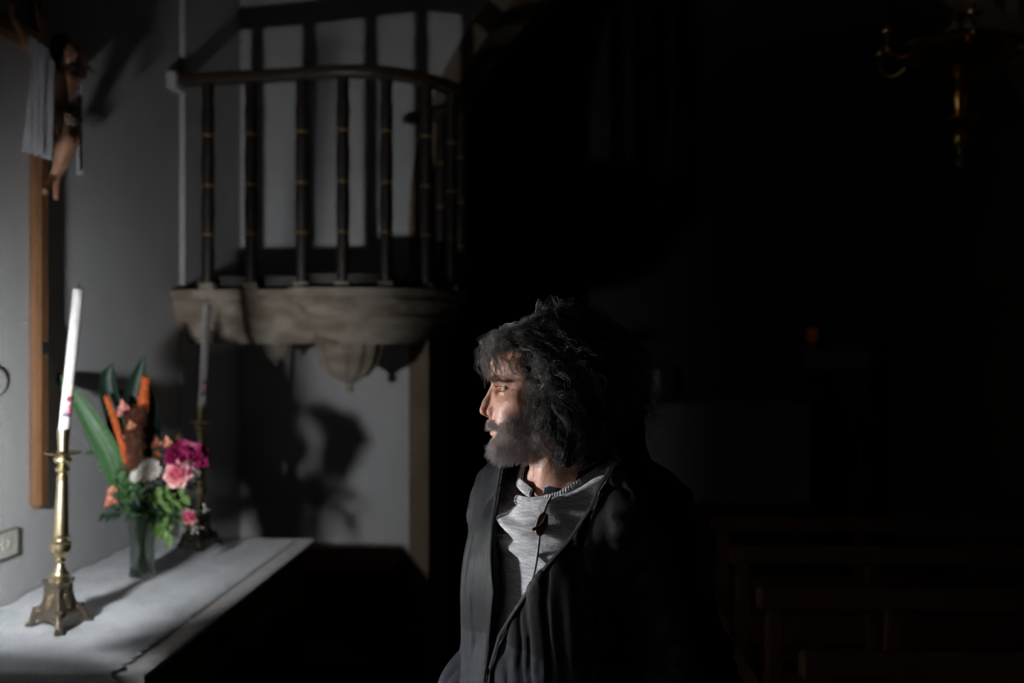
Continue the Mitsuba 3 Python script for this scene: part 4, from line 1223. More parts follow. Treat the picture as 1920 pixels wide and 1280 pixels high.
def head_sdf(P):
    a, b0, c = P
    b = np.abs(b0)
    Q = (a, b, c)
    d = ell(Q, [6, 0, 46], [99, 77, 80])
    d = smin(d, ell(Q, [45, 0, -36], [58, 60, 78]), 22)
    d = smin(d, cone(Q, [90, 8, 24], [76, 40, 25], 13.5, 10), 10)                # brow
    d = smin(d, ell(Q, [50, 52, -14], [23, 18, 17]), 14)                         # cheek bone
    d = smin(d, ell(Q, [66, 37, -20], [20, 18, 17]), 14)
    d = smin(d, ell(Q, [66, 30, -44], [22, 20, 26]), 16)
    d = smin(d, cone(Q, [80, 6, -92], [14, 50, -72], 20, 17), 14)                # jaw
    d = smin(d, cone(Q, [14, 50, -72], [2, 60, -30], 17, 14), 14)
    d = smin(d, ell(Q, [88, 0, -96], [15, 19, 15]), 10)                          # chin
    # neck
    d = smin(d, cone(Q, [-6, 0, -60], [-30, 0, -185], 52, 57), 22)
    d = smin(d, ell(Q, [30, 0, -146], [12, 11, 15]), 9)
    d = smin(d, cone(Q, [-6, 52, -60], [20, 16, -185], 11, 10), 9)
    # eye socket
    d = smax(d, -ell(Q, [98, 31, 6], [19, 19, 12.5]), 8)
    # mouth region and lips
    d = smin(d, ell(Q, [84, 0, -58], [21, 27, 20]), 10)
    d = smin(d, ell(Q, [95, 0, -60.5], [11.5, 23, 5.2]), 3)
    d = smin(d, ell(Q, [95, 0, -70.5], [10.5, 20, 6]), 3)
    d = smax(d, -ell(Q, [108, 0, -65.5], [14, 27, 0.8]), 2)
    # nose
    n_ = cone(Q, [97, 0, 10], [109, 0, -18], 6.5, 8.2)
    n_ = smin(n_, cone(Q, [109, 0, -18], [113.5, 0, -31], 8.2, 10.0), 5)
    n_ = smin(n_, ell(Q, [99, 13.5, -34.5], [11, 7.5, 8.5]), 3.0)
    n_ = smin(n_, cone(Q, [92, 11, -6], [97, 10, -30], 7, 9), 9)
    n_ = smin(n_, cone(Q, [108, 0, -39], [96, 0, -46], 4.5, 5), 4)
    d = smin(d, n_, 4.5)
    d = smax(d, -cone(Q, [93, 20.5, -27], [87.0, 20.0, -37], 0.9, 1.2), 4)       # groove behind the nose wing
    d = smax(d, -ell(Q, [107, 7.5, -44.5], [8, 3.6, 5.5]), 2.5)
    d = smax(d, -cone(Q, [92, 23, -36], [84, 33, -64], 2.4, 1.6), 5)             # fold beside the mouth
    # eyelids over the ball
    lid = ell(Q, [76, 31, 6.5], [14.0, 15.0, 13.6])
    d = smin(d, lid, 3.5)
    d = smin(d, cone(Q, [87, 22, -4], [76, 43, -3], 3.0, 2.5), 5)                # bag under the eye
    d = smax(d, -ell(Q, [85, 35, 5.8], [17, 14.0, 3.7]), 1.6)
    d = smin(d, cone(Q, [91.5, 24, 11.2], [79, 45.5, 8.5], 2.2, 2.6), 3.5)       # heavy upper lid
    for (p0, p1) in (([72, 50, 2], [62, 56, -5]), ([71, 50, -4], [62, 55, -14]), ([72, 50, 8], [61, 57, 8])):
        d = smax(d, -cone(Q, p0, p1, 0.45, 0.2), 1.6)                             # crow's feet
    # ear
    e = ell(Q, [0, 73, -6], [19, 6, 32])
    e = smax(e, -ell(Q, [4, 81, -6], [12, 7, 22]), 4)
    d = smin(d, e, 4)
    return d


HLO, HHI, HH = np.array([-100.0, -92.0, -186.0]), np.array([132.0, 92.0, 132.0]), 1.9
hm, HF = sdf_mesh(head_sdf, HLO, HHI, HH)
hv = hm.vertices.copy()
hn = vnormals(hm)
pore = meshkit.fbm(hv / 3.2, 2, 31) - 0.5
wr = meshkit.noise(hv / [9, 9, 3.2], 12) - 0.5
hv = hv + hn * (0.5 * pore + 0.7 * wr * np.clip((hv[:, 0] - 60) / 30, 0, 1))[:, None]
HEADV, HEADN, HEADF = hv, hn, hm.faces.copy()


def head_d(p):
    q = ((np.asarray(p) - HLO) / HH).T
    return map_coordinates(HF, q, order=1, mode='nearest')


def head_grad(p):
    p = np.asarray(p)
    g = np.stack([head_d(p + e) - head_d(p - e) for e in np.eye(3) * 2.0], 1)
    return g / (np.linalg.norm(g, axis=1, keepdims=True) + 1e-9)


def beard_under(p):
    a, b, c = p.T
    upper = np.interp(a, [18, 35, 46, 60, 74, 84, 92], [2, 0, -14, -26, -32, -42, -45])
    lips = (c > -76.5) & (c < -60.5) & (np.abs(b) < 22) & (a > 90)
    return np.clip((upper - c - 3) / 12, 0, 1) * (c > -126) * (a > 16) * ~lips * ~((a > 92) & (c > -46))


# skin tones: redder nose, cheek and lips
a_, b_, c_ = hv.T
base = np.tile(np.array([0.66, 0.35, 0.24]), (len(hv), 1))
mott = meshkit.fbm(hv / 7, 3, 3)[:, None]
base = base * (0.84 + 0.32 * mott)


def spot_w(p, r):
    return np.exp(-((a_ - p[0]) ** 2 + (np.abs(b_) - p[1]) ** 2 + (c_ - p[2]) ** 2) / r ** 2)[:, None]


for p, r, k in (([116, 4, -34], 16, 0.75), ([102, 16, -36], 10, 0.7), ([80, 42, -18], 20, 0.35), ([96, 0, -66], 15, 0.55), ([84, 30, 10], 9, 0.35), ([72, 47, 4], 7, 0.5)):
    w = spot_w(p, r) * k
    base = base * (1 - w) + np.array([0.54, 0.19, 0.13]) * w
scalp = np.clip((c_ - 62 + (a_ - 70) * 0.35) / 12, 0, 1)[:, None] * (np.ones_like(c_))[:, None]
back = np.clip((18 - a_) / 10, 0, 1)[:, None] * np.clip((c_ + 75) / 10, 0, 1)[:, None]
w = np.maximum(scalp, back)
base = base * (1 - w) + np.array([0.035, 0.028, 0.024]) * w
bw = np.clip(beard_under(hv), 0, 1)[:, None] * 0.6
base = base * (1 - bw) + np.array([0.30, 0.23, 0.195]) * bw
scene['m_skin'] = {'type': 'principled', 'base_color': {'type': 'mesh_attribute', 'name': 'vertex_color'}, 'roughness': 0.47, 'specular': 0.4}
body_key = man + '__body'
scene[body_key] = mikit.ply(trimesh.Trimesh(head2room(hv)[:, :], HEADF[:, ::-1] if np.linalg.det(np.stack([HA, HB, HC_])) < 0 else HEADF, process=False), 'm_skin', smooth=True, color=base)
labels[body_key] = {'label': 'face and neck'}


EYES = [[float(x) for x in head2room(np.array([[76.0, 31.0 * q, 6.5]]))[0]] for q in (1, -1)]
GAZE = [float(x) for x in math.cos(0.30) * HA + math.sin(0.30) * HB]


def eye_colour(p, n, uv):
    """the iris about the line of sight"""
    best = mi.Float(1.0)
    for q in EYES:
        v = (p.x - q[0], p.y - q[1], p.z - q[2])
        t = sum(v[k] * GAZE[k] for k in range(3))
        r = dr.sqrt(dr.maximum(dr.square(v[0]) + dr.square(v[1]) + dr.square(v[2]) - dr.square(t), 0))
        best = dr.minimum(best, dr.select(t > 0, r, 1.0))
    c = mix((0.50, 0.43, 0.40), (0.05, 0.028, 0.016), 1 - smoothstep(0.0057, 0.0064, best))
    return mix(c, (0.004, 0.004, 0.004), 1 - smoothstep(0.0021, 0.0026, best))


mat('m_eye', eye_colour, 0.08, specular=0.6, clearcoat=1.0, clearcoat_gloss=0.95)
for s in (1, -1):
    eb = trimesh.creation.icosphere(subdivisions=4, radius=1.0)
    ev = eb.vertices * 11.9
    bulge = np.clip((ev[:, 0] - 9.5) / 2.4, 0, 1)
    ev[:, 0] += 0.9 * bulge
    eb = trimesh.Trimesh(head2room(ev + [76, 31 * s, 6.5]), eb.faces, process=False)
    put(man + '__eye', eb, 'm_eye', smooth=True)

# ---- hair and beard
scene['m_hair_dark'] = {'type': 'principled', 'base_color': rgb(0.028, 0.022, 0.018), 'roughness': 0.34, 'specular': 0.55}
scene['m_hair'] = {'type': 'principled', 'base_color': {'type': 'mesh_attribute', 'name': 'vertex_color'}, 'roughness': 0.33, 'specular': 0.8}
hg = np.random.default_rng(77)
fa = np.cross(HEADV[HEADF[:, 1]] - HEADV[HEADF[:, 0]], HEADV[HEADF[:, 2]] - HEADV[HEADF[:, 0]])
area = np.linalg.norm(fa, axis=1)


def roots(weight_fn, n):
    cen = HEADV[HEADF].mean(1)
    w = area * weight_fn(cen)
    k = hg.choice(len(HEADF), n, p=w / w.sum())
    uvw = hg.dirichlet([1, 1, 1], n)
    p = (HEADV[HEADF[k]] * uvw[:, :, None]).sum(1)
    nn = head_grad(p)
    return p, nn


def unit(v):
    return v / (np.linalg.norm(v, axis=-1, keepdims=True) + 1e-9)


def scalp_w(p):
    a, b, c = p.T
    b = np.abs(b)
    line = np.interp(a, [-100, 5, 22, 34, 46, 60, 75, 88], [-66, -58, -22, 8, 34, 50, 58, 62])
    return ((c > line) & (a < 92)) * (1 - 0.15 * np.clip((a - 50) / 15, 0, 1)) * ~((np.abs(a) < 20) & (np.abs(c + 6) < 30) & (b > 74))


def grow(p, n, length, layer, flow, steps, wave_amp, wave_len, phase, settle=0.16, grav=0.06, start_out=0.9):
    """guide strands, all at once: (k, steps, 3) in head millimetres"""
    k = len(p)
    out = np.zeros((k, steps, 3))
    pos = p + n * 0.3
    f0 = flow(pos, n)
    d = unit(n * start_out + f0)
    st = (length / (steps - 1))[:, None]
    for i in range(steps):
        out[:, i] = pos
        f = flow(pos, n)
        g = head_grad(pos)
        dist = head_d(pos)
        tgt = layer * min(1.0, (i + 1) / (steps * 0.28))
        corr = np.clip((tgt - dist) / 12.0, -0.5, 1.6)
        low = np.clip((pos[:, 2] + 70) / 40, 0.12, 1)             # below the skull the hair hangs free
        corr = np.where(corr < 0, corr * low, corr)
        d = unit(d * (1 - settle) + f * settle + np.array([0, 0, -1.0]) * grav + g * corr[:, None] * 0.35)
        t = (i / (steps - 1)) * length
        ph = 2 * np.pi * t / wave_len + phase
        s1 = unit(np.cross(d, g) + 1e-4)
        wob = s1 * np.cos(ph)[:, None] + g * (0.6 * np.sin(ph * 1.0 + 0.7))[:, None]
        pos = pos + st * unit(d + wob * wave_amp[:, None])
        dd = head_d(pos)
        pos = pos + head_grad(pos) * np.clip(1.5 - dd, 0, 6)[:, None]
    return out


def flow_scalp(pos, n):
    a, b, c = pos.T
    sb = np.sign(b) * np.clip(np.abs(b) / 25, 0, 1)
    top = np.clip((c - 40) / 50, 0, 1)
    front = np.clip((a - 52) / 25, 0, 1) * np.clip((c - 10) / 30, 0, 1)
    fx = -0.75 * (1 - front) - 0.15 * (1 - top) + 0.55 * front * top - 0.05 * front
    fy = 0.55 * sb * top + 0.15 * sb
    fz = -0.25 - 0.75 * (1 - top)
    low = np.clip((-20 - c) / 40, 0, 1)
    fx = fx * (1 - low) + 0.10 * low
    fz = fz * (1 - low) - 1.0 * low
    return unit(np.stack([fx, fy, fz], 1))


def make_strands(guides, per, spread0, spread1, radius, jitter, frizz=0.6):
    out = []
    k, m, _ = guides.shape
    t = np.linspace(0, 1, m)
    taper = np.clip(1.15 - t ** 3, 0.25, 1)
    for gi in range(k):
        G = guides[gi]
        for _ in range(per):
            o = hg.normal(0, 1, 3)
            o2 = o * 0.6 + hg.normal(0, 1, 3) * 0.8
            cut = hg.uniform(0.72, 1.0)
            mm = max(5, int(m * cut))
            P = G[:mm] + o * spread0 + (o2 * spread1 - o * spread0) * t[:mm, None]
            w = hg.normal(0, frizz, (mm, 3))
            w[0] = 0
            P = P + np.cumsum(w, 0) * 0.5
            face = (P[:, 0] > 52) & (P[:, 2] < np.where((np.abs(P[:, 1]) > 12) & (P[:, 0] < 108), 27, 6) + 4 * o[0])
            if face.any():
                P = P[:max(6, int(np.argmax(face)))]
                mm = len(P)
            dd = head_d(P)
            P = P + head_grad(P) * np.clip(0.8 - dd, 0, 5)[:, None]
            R = head2room(P)
            out.append(np.hstack([R, (radius * taper[:mm] * hg.uniform(1 - jitter, 1 + jitter))[:, None]]))
    return out


NG = 1000
gp, gn = roots(scalp_w, NG)
ln = np.interp(gp[:, 2], [-60, 20, 90], [105, 165, 205]) * hg.uniform(0.7, 1.15, NG)
front = np.clip((gp[:, 0] - 52) / 25, 0, 1)
ln = ln * (1 - 0.36 * front)
layer = hg.uniform(3, 28, NG) * (1 - 0.15 * front) + 8 * np.clip((-gp[:, 0]) / 60, 0, 1) * hg.uniform(0.3, 1.2, NG)
phase = 2 * np.pi * meshkit.noise(gp / 14.0, 5) * 3 + hg.uniform(0, 1.5, NG)
guides = grow(gp, gn, ln, layer, flow_scalp, 21, hg.uniform(0.7, 1.4, NG) * (1 - 0.35 * front), hg.uniform(34, 64, NG), phase)
# keep the hair off the shoulders' inside: nothing below the collar
grey_w = np.clip(0.10 + 0.58 * np.clip((gp[:, 0] - 25) / 45, 0, 1) + 0.30 * np.clip((20 - gp[:, 2]) / 60, 0, 1) * (gp[:, 0] > 0), 0, 0.85)
NPG = 8
st_all = make_strands(guides, NPG, 2.4, 3.2, 0.00030, 0.35, 0.4)
st_all = [np.vstack([spline(q, int(len(q) * 1.5))]) for q in st_all]
tone = np.clip(np.repeat(grey_w + hg.normal(0, 0.30, NG), NPG) + hg.normal(0, 0.22, len(st_all)), 0, 1)[:, None] ** 1.4
hcol = np.array([0.026, 0.021, 0.018]) * (1 - tone) + np.array([0.86, 0.84, 0.81]) * tone
hk_ = curves(man + '__hair', st_all, 'm_hair', hcol)
labels[hk_] = {'label': 'wavy dark hair streaked with grey', 'kind': 'stuff'}
# a dark inner mass so that the scalp does not show


def cap_sdf(P):
    a, b0, c = P
    b = np.abs(b0)
    Q = (a, b, c)
    d = ell(Q, [-6, 0, 48], [96, 84, 88])
    d = smin(d, ell(Q, [-48, 0, -40], [52, 70, 88]), 30)
    d = smin(d, cone(Q, [-20, 62, 10], [-22, 60, -105], 26, 18), 18)
    cut = ell(Q, [96, 0, -10], [74, 120, 92])
    cut = smin(cut, ell(Q, [40, 0, -110], [50, 90, 70]), 20)
    return smax(d, -cut, 10)


cm, _ = sdf_mesh(cap_sdf, np.array([-112.0, -100, -150]), np.array([100.0, 100, 142]), 3.4)
cv = cm.vertices
cv = cv + vnormals(cm) * (9 * (meshkit.fbm(cv / [26, 26, 40], 3, 4) - 0.5) + 3 * (meshkit.noise(cv / [7, 7, 30], 6) - 0.5))[:, None]
mat('m_hair_mass', (0.010, 0.008, 0.007), 0.8, specular=0.1)
hk_ = put(man + '__hair', trimesh.Trimesh(head2room(cv), cm.faces, process=False), 'm_hair_mass', smooth=True)
labels[hk_] = {'label': 'dark inner mass of the hair'}


# beard
def beard_w(p):
    a, b, c = p.T
    b = np.abs(b)
    upper = np.interp(a, [18, 35, 46, 60, 74, 84, 92], [2, 0, -14, -26, -32, -42, -45]) + 5 * (meshkit.noise(p / 4.0, 9) - 0.5)
    w = np.clip((upper - c) / 15, 0.0, 1) * (c > -128) * (a > 14) * np.clip((c + 128) / 14, 0, 1)
    w = w * ~((a < 40) & (c < -100))
    lips = ((c > -76.5) & (c < -61.5) & (b < 20) & (a > 92)) | ((np.abs(c + 65.5) < 3.5) & (b < 27) & (a > 84))
    w = w * ~lips
    must = (c < -45.5) & (c > -62) & (b < 30) & (a > 84)
    w = np.where(must, 1.5, w)
    return w * ~((a > 92) & (c > -45.5))


def beard_strands(n):
    p, nn = roots(beard_w, n)
    a, b, c = p.T
    m = 7
    chin = np.clip((-70 - c) / 30, 0, 1) * np.clip((a - 40) / 30, 0, 1)
    must = ((c > -60) & (a > 88)).astype(float)
    L = (5.5 + 8.5 * chin + 4.5 * must + 2 * np.clip((-30 - c) / 40, 0, 1)) * hg.uniform(0.55, 1.2, n)
    fl = np.stack([0.10 + 0.25 * chin - 0.35 * (1 - chin) * (1 - must), np.sign(b) * 0.15 + np.sign(b) * 0.5 * must, -1.0 + 0 * a], 1)
    d = unit(nn * 0.75 + unit(fl) * 0.8 + hg.normal(0, 0.22, (n, 3)))
    out = []
    pos = p + nn * 0.1
    P = np.zeros((n, m, 3))
    for i in range(m):
        P[:, i] = pos
        d = unit(d + unit(fl) * 0.22 + hg.normal(0, 0.20, (n, 3)))
        g = head_grad(pos)
        dd = head_d(pos)
        d = unit(d + g * np.clip((1.2 - dd) / 3, 0, 1)[:, None])
        pos = pos + d * (L / (m - 1))[:, None]
    light = 0.84 + 0.22 * np.clip((-72 - c) / 26, 0, 1) * np.clip((a - 45) / 25, 0, 1) + 0.28 * must
    tone = np.clip(light + 1.3 * (meshkit.noise(p / [4.5, 4.5, 7.0], 14) - 0.5) + hg.normal(0, 0.22, n), 0.06, 1)[:, None]
    col = np.array([0.030, 0.024, 0.020]) * (1 - tone) + np.array([0.97, 0.955, 0.94]) * tone
    t = np.linspace(0, 1, m)
    for i in range(n):
        r = 0.00028 * (1.1 - 0.8 * t ** 2)
        out.append(np.hstack([head2room(P[i]), r[:, None]]))
    return out, col


bs, bcol = beard_strands(6200)
bk_ = curves(man + '__beard', bs, 'm_hair', bcol)
labels[bk_] = {'label': 'short grey and white beard and moustache', 'kind': 'stuff'}


def brow_w(p):
    a, b, c = p.T
    b = np.abs(b)
    mid = np.interp(b, [8, 20, 36, 52], [21.5, 24.5, 25, 19])
    wd = np.interp(b, [8, 20, 36, 52], [4, 5.2, 4.5, 2.5])
    return ((np.abs(c - mid) < wd) & (b > 8) & (b < 52) & (a > 50)).astype(float)


p, nn = roots(brow_w, 520)
out = []
for i in range(520):
    sgn = np.sign(p[i, 1])
    d = unit(nn[i] * 0.8 + np.array([-0.35, 0.75 * sgn, 0.1]) + hg.normal(0, 0.25, 3))
    L = hg.uniform(6, 12)
    q = [p[i] + d * L * t + np.array([-0.5, 0.5 * sgn, -0.8]) * L * 0.35 * t ** 2 for t in np.linspace(0, 1, 6)]
    out.append(np.hstack([head2room(np.array(q)), np.linspace(0.00018, 0.00007, 6)[:, None]]))
bk_ = curves(man + '__eyebrow', out, 'm_hair_dark')
labels[bk_] = {'label': 'bushy dark eyebrows', 'kind': 'stuff'}
out = []
for s in (1, -1):
    for t in np.linspace(0, 1, 34):
        q0 = np.array([92.2 - 12.5 * t ** 1.3, (24 + 20 * t) * s, 9.0 + 1.2 * math.sin(math.pi * t)])
        dirv = unit(np.array([0.9 - 0.4 * t, 0.5 * t * s, 0.05]))
        out.append(np.hstack([head2room(np.array([q0 + dirv * 7 * k + np.array([0, 0, 3.0 * k ** 2 - 1.5 * k]) for k in np.linspace(0, 1, 5)])), np.linspace(0.00013, 0.00004, 5)[:, None]]))
bk_ = curves(man + '__eyelash', out, 'm_hair_dark')
labels[bk_] = {'kind': 'stuff'}

# ---- torso: his own axes (f forwards, l to his left, z up), metres from the base of the neck
TT = math.radians(50)
TF = -math.sin(TT) * RGT - math.cos(TT) * FWD
TL = math.cos(TT) * RGT - math.sin(TT) * FWD
TO = cam2room(0.095, 1.755, -0.235)


def torso2room(p):
    p = np.asarray(p, float)
    return TO + p[:, 0:1] * TF + p[:, 1:2] * TL + p[:, 2:3] * UP


def room2torso(p):
    q = np.asarray(p) - TO
    return np.stack([q @ TF, q @ TL, q @ UP], -1)


def trunk(P, grow_=0.0):
    f, l, z = P
    Q = (f, np.abs(l), z)
    d = ell(Q, [0.015, 0.0, -0.20], [0.118 + grow_, 0.178 + grow_, 0.20 + grow_])
    d = smin(d, ell(Q, [0.030, 0.0, -0.48], [0.128 + grow_, 0.172 + grow_, 0.26 + grow_]), 0.06)
    d = smin(d, cone(Q, [-0.025, 0.0, 0.015], [-0.02, 0.165, -0.060], 0.062 + grow_, 0.058 + grow_), 0.05)
    return d


RIM_R, RIM_CF = 0.084, 0.006


def ring_xy(phi, r):
    return np.stack([RIM_CF + r * np.cos(phi), r * np.sin(phi), np.zeros_like(phi)], -1)


def ring_z(phi, r, xs, ys, back):
    """heights of a ring about the neck that follow a line of the picture where it is seen, and go round behind at the height back"""
    q = torso2room(ring_xy(phi, r)) - CAM
    depth = q @ FWD
    px = q @ RGT / depth * FPX + 960
    z = 1.72 + (640 - np.interp(px, xs, ys)) / FPX * depth - TO[2]
    k = np.clip((np.abs(phi - 0.55) - 1.25) / 0.9, 0, 1)
    k = k * k * (3 - 2 * k)
    return z * (1 - k) + back * k


LAP1 = ([955, 968, 990, 1018, 1047, 1075, 1096, 1125, 1150], [938, 938, 943, 940, 932, 916, 902, 884, 872])
LAP2 = ([955, 962, 971, 983, 999, 1012, 1030], [882, 890, 904, 916, 927, 933, 938])
_ph = np.radians([-38.0, 0.0, 30.0, 60.0, 85.0])
_q = ring_xy(_ph, RIM_R)
_z = ring_z(_ph, RIM_R, *LAP1, 0.0)
RIMP = np.linalg.lstsq(np.column_stack([np.ones(5), _q[:, 0], _q[:, 1]]), _z, rcond=None)[0]


def sweater_sdf(P):
    f, l, z = P
    d = trunk(P, 0.004)
    # funnel neck that sags forwards
    d = smin(d, cone(P, [0.032, 0.008, -0.080], [RIM_CF, 0.0, 0.03], 0.086, 0.084), 0.04)
    d = smax(d, -cone(P, [RIM_CF, 0.0, 0.20], [RIM_CF, 0.0, -0.03], 0.076, 0.074), 0.006)
    top = z - (RIMP[0] + RIMP[1] * f + RIMP[2] * l) - 0.002
    d = smax(d, np.maximum(top, -0.13 - z), 0.005) if False else smax(d, top, 0.005)
    return d


def jacket_full(P):
    f, l, z = P
    d = trunk(P, 0.030)
    for s in (1, -1):
        sh = np.array([-0.020, 0.170 * s, -0.075])
        el_ = np.array([-0.055, 0.245 * s, -0.350])
        ha = np.array([0.150, 0.215 * s, -0.520])
        if s > 0:
            el_ = np.array([-0.050, 0.262, -0.345])
        d = smin(d, cone(P, sh, el_, 0.078, 0.070), 0.035)
        d = smin(d, cone(P, el_, ha, 0.070, 0.055), 0.02)
    # collar standing around the neck, open in front, with a roll at the back
    q = np.sqrt((f + 0.005) ** 2 + l ** 2)
    col = np.maximum(q - (0.112 + 0.02 * np.clip(-f / 0.1, 0, 1)), np.abs(z - 0.02) - (0.065 + 0.02 * np.clip(-f / 0.1, 0, 1)))
    d = smin(d, col, 0.03)
    return d


LR = [(-0.60, -0.014), (-0.30, -0.013), (-0.26, -0.010), (-0.172, 0.000), (-0.085, -0.030), (0.0, -0.070), (0.06, -0.092), (0.12, -0.10)]
LL = [(-0.60, -0.012), (-0.30, -0.009), (-0.24, 0.012), (-0.172, 0.060), (-0.085, 0.113), (-0.028, 0.132), (0.06, 0.135), (0.12, 0.13)]


def edge_r(z):
    return np.interp(z, [p[0] for p in LR], [p[1] for p in LR]).astype(np.float32)


def edge_l(z):
    return np.interp(z, [p[0] for p in LL], [p[1] for p in LL]).astype(np.float32)


def jacket_sdf(P):
    f, l, z = P
    outer = jacket_full(P)
    inner = smin(trunk(P, 0.012), cone(P, [0.010, 0.0, -0.08], [0.0, 0.0, 0.14], 0.104, 0.098), 0.02)
    d = np.maximum(outer, -inner)
    d = smin(d, np.maximum(outer, -(outer + 0.012)), 0.004) if False else d
    mid = (edge_r(z) + edge_l(z)) / 2
    half = (edge_l(z) - edge_r(z)) / 2
    opening = np.maximum(np.abs(l - mid) - np.maximum(half, 0.0008), -(f - 0.005))
    d = smax(d, -opening, 0.004)
    d = np.maximum(d, np.abs(z + 0.30) - 0.41)
    return d


jm, _ = sdf_mesh(jacket_sdf, np.array([-0.22, -0.36, -0.64]), np.array([0.27, 0.37, 0.14]), 0.0046)
jm = fixed(jm)
jv = jm.vertices
jn = vnormals(jm)
JP = (jv[:, 0], jv[:, 1], jv[:, 2])


def cloth_fold(v):
    """folds of the jacket: long ones down the front, short ones across the sleeves"""
    f, l, z = v.T
    sleeve = np.clip((np.abs(l) - 0.175) / 0.03, 0, 1)
    front = (1 - sleeve)
    drape_ = np.abs(2 * meshkit.noise(np.stack([f * 34, l * 40 + z * 3, z * 4.2], 1), 51) - 1)
    drape2 = 2 * meshkit.noise(np.stack([f * 14, l * 14, z * 7], 1), 52) - 1
    arm = np.abs(2 * meshkit.noise(np.stack([f * 11, l * 11, z * 30 + f * 8], 1), 53) - 1)
    gather = np.sin(l * 330 + 2 * drape2 * 3) * np.clip(1 - np.abs(z - seam(l) + 0.018) / 0.022, 0, 1) * (z < seam(l))
    return front * (-0.0055 * (1 - drape_) ** 3 + 0.005 * drape2) + sleeve * (-0.011 * (1 - arm) ** 2 + 0.005 * drape2) + 0.0010 * gather


def seam(l):
    return -0.245 - 0.16 * np.abs(l + 0.012)


jv2 = jv + jn * cloth_fold(jv)[:, None]
cen = jv2[jm.faces].mean(1)
lower = (cen[:, 2] < seam(cen[:, 1])) & (cen[:, 0] > -0.5)
mat('m_jacket', lambda p, n, uv: mix((0.0078, 0.0080, 0.0092), (0.0102, 0.0105, 0.0122), noise(p.x * 900, p.y * 900, p.z * 900)), 0.6, specular=0.15, sheen=0.12)
mat('m_jacket_lower', lambda p, n, uv: mix((0.020, 0.022, 0.028), (0.026, 0.028, 0.035), noise(p.x * 900, p.y * 900, p.z * 900)), 0.6, specular=0.15, sheen=0.15)
for nm, selm, mt_, lab in (('jacket', ~lower, 'm_jacket', 'black jacket, open in front with a stand-up collar'), ('jacket_lower', lower, 'm_jacket_lower', 'navy grey lower part of the jacket below the seam')):
    sub = trimesh.Trimesh(torso2room(jv2), jm.faces[selm], process=False)
    sub.remove_unreferenced_vertices()
    labels[put(man + '__' + nm, sub, mt_, smooth=True)] = {'label': lab}

# sweater
sm, SF = sdf_mesh(sweater_sdf, np.array([-0.16, -0.235, -0.60]), np.array([0.20, 0.235, 0.06]), 0.0042)
sm = fixed(sm)
sv = sm.vertices
f, l, z = sv.T
sag = np.clip(1 - np.abs(z + 0.075) / 0.06, 0, 1) * np.clip((f + 0.02) / 0.05, 0, 1)
wave = np.sin(z * 165 + 9 * l + 3.5 * (meshkit.noise(sv * 22, 3) - 0.5))
big = 2 * meshkit.noise(np.stack([f * 12, l * 12 + z * 9, z * 16], 1), 61) - 1
sv2 = sv + vnormals(sm) * (0.0085 * sag * wave + 0.006 * big)[:, None]
mat('m_sweater', lambda p, n, uv: mix((0.58, 0.585, 0.60), (0.88, 0.88, 0.89), smoothstep(0.3, 0.7, 0.6 * noise(p.x * 90, p.y * 90, p.z * 420) + 0.4 * noise(p.x * 500, p.y * 500, p.z * 500))), 0.95,
    bump=lambda p, n, uv: noise(p.x * 700, p.y * 700, p.z * 700), bump_scale=0.00025, eps=4e-4, specular=0.1, sheen=0.4)
labels[put(man + '__sweater', trimesh.Trimesh(torso2room(sv2), sm.faces, process=False), 'm_sweater', smooth=True)] = {'label': 'pale grey melange sweater with a wide funnel neck'}


# ribbed edge of the funnel neck, in two laps that cross in front
def rib_band(phi0, phi1, r, trace, back, height, n, amp, ribs, th):
    ph = np.linspace(phi0, phi1, n)
    hh = np.linspace(0, 1, 7)
    PH, H = np.meshgrid(ph, hh, indexing='ij')
    ridge = amp * np.abs(np.sin(PH * ribs / 2)) * np.sin(np.pi * np.clip(H * 0.9 + 0.08, 0, 1)) ** 0.5
    R = r + ridge + 0.003 * np.sin(np.pi * H) - 0.003 * H
    zc = ring_z(ph, r, *trace, back)
    return thicken(np.stack([RIM_CF + R * np.cos(PH), R * np.sin(PH), zc[:, None] + height * (H - 0.5)], -1), th)


def t2r(m_):
    return trimesh.Trimesh(torso2room(m_.vertices), m_.faces, process=False)


rb1 = rib_band(-0.78, math.pi + 0.4, RIM_R + 0.002, LAP1, 0.050, 0.017, 460, 0.0017, 120, 0.003)
rb2 = rib_band(-math.pi + 0.3, 0.06, RIM_R - 0.005, LAP2, 0.055, 0.015, 330, 0.0017, 120, 0.003)
for rb in (rb1, rb2):
    labels[put(man + '__ribbed_neckband', t2r(rb), 'm_sweater', smooth=50)] = {'label': 'ribbed edge of the sweater neck'}

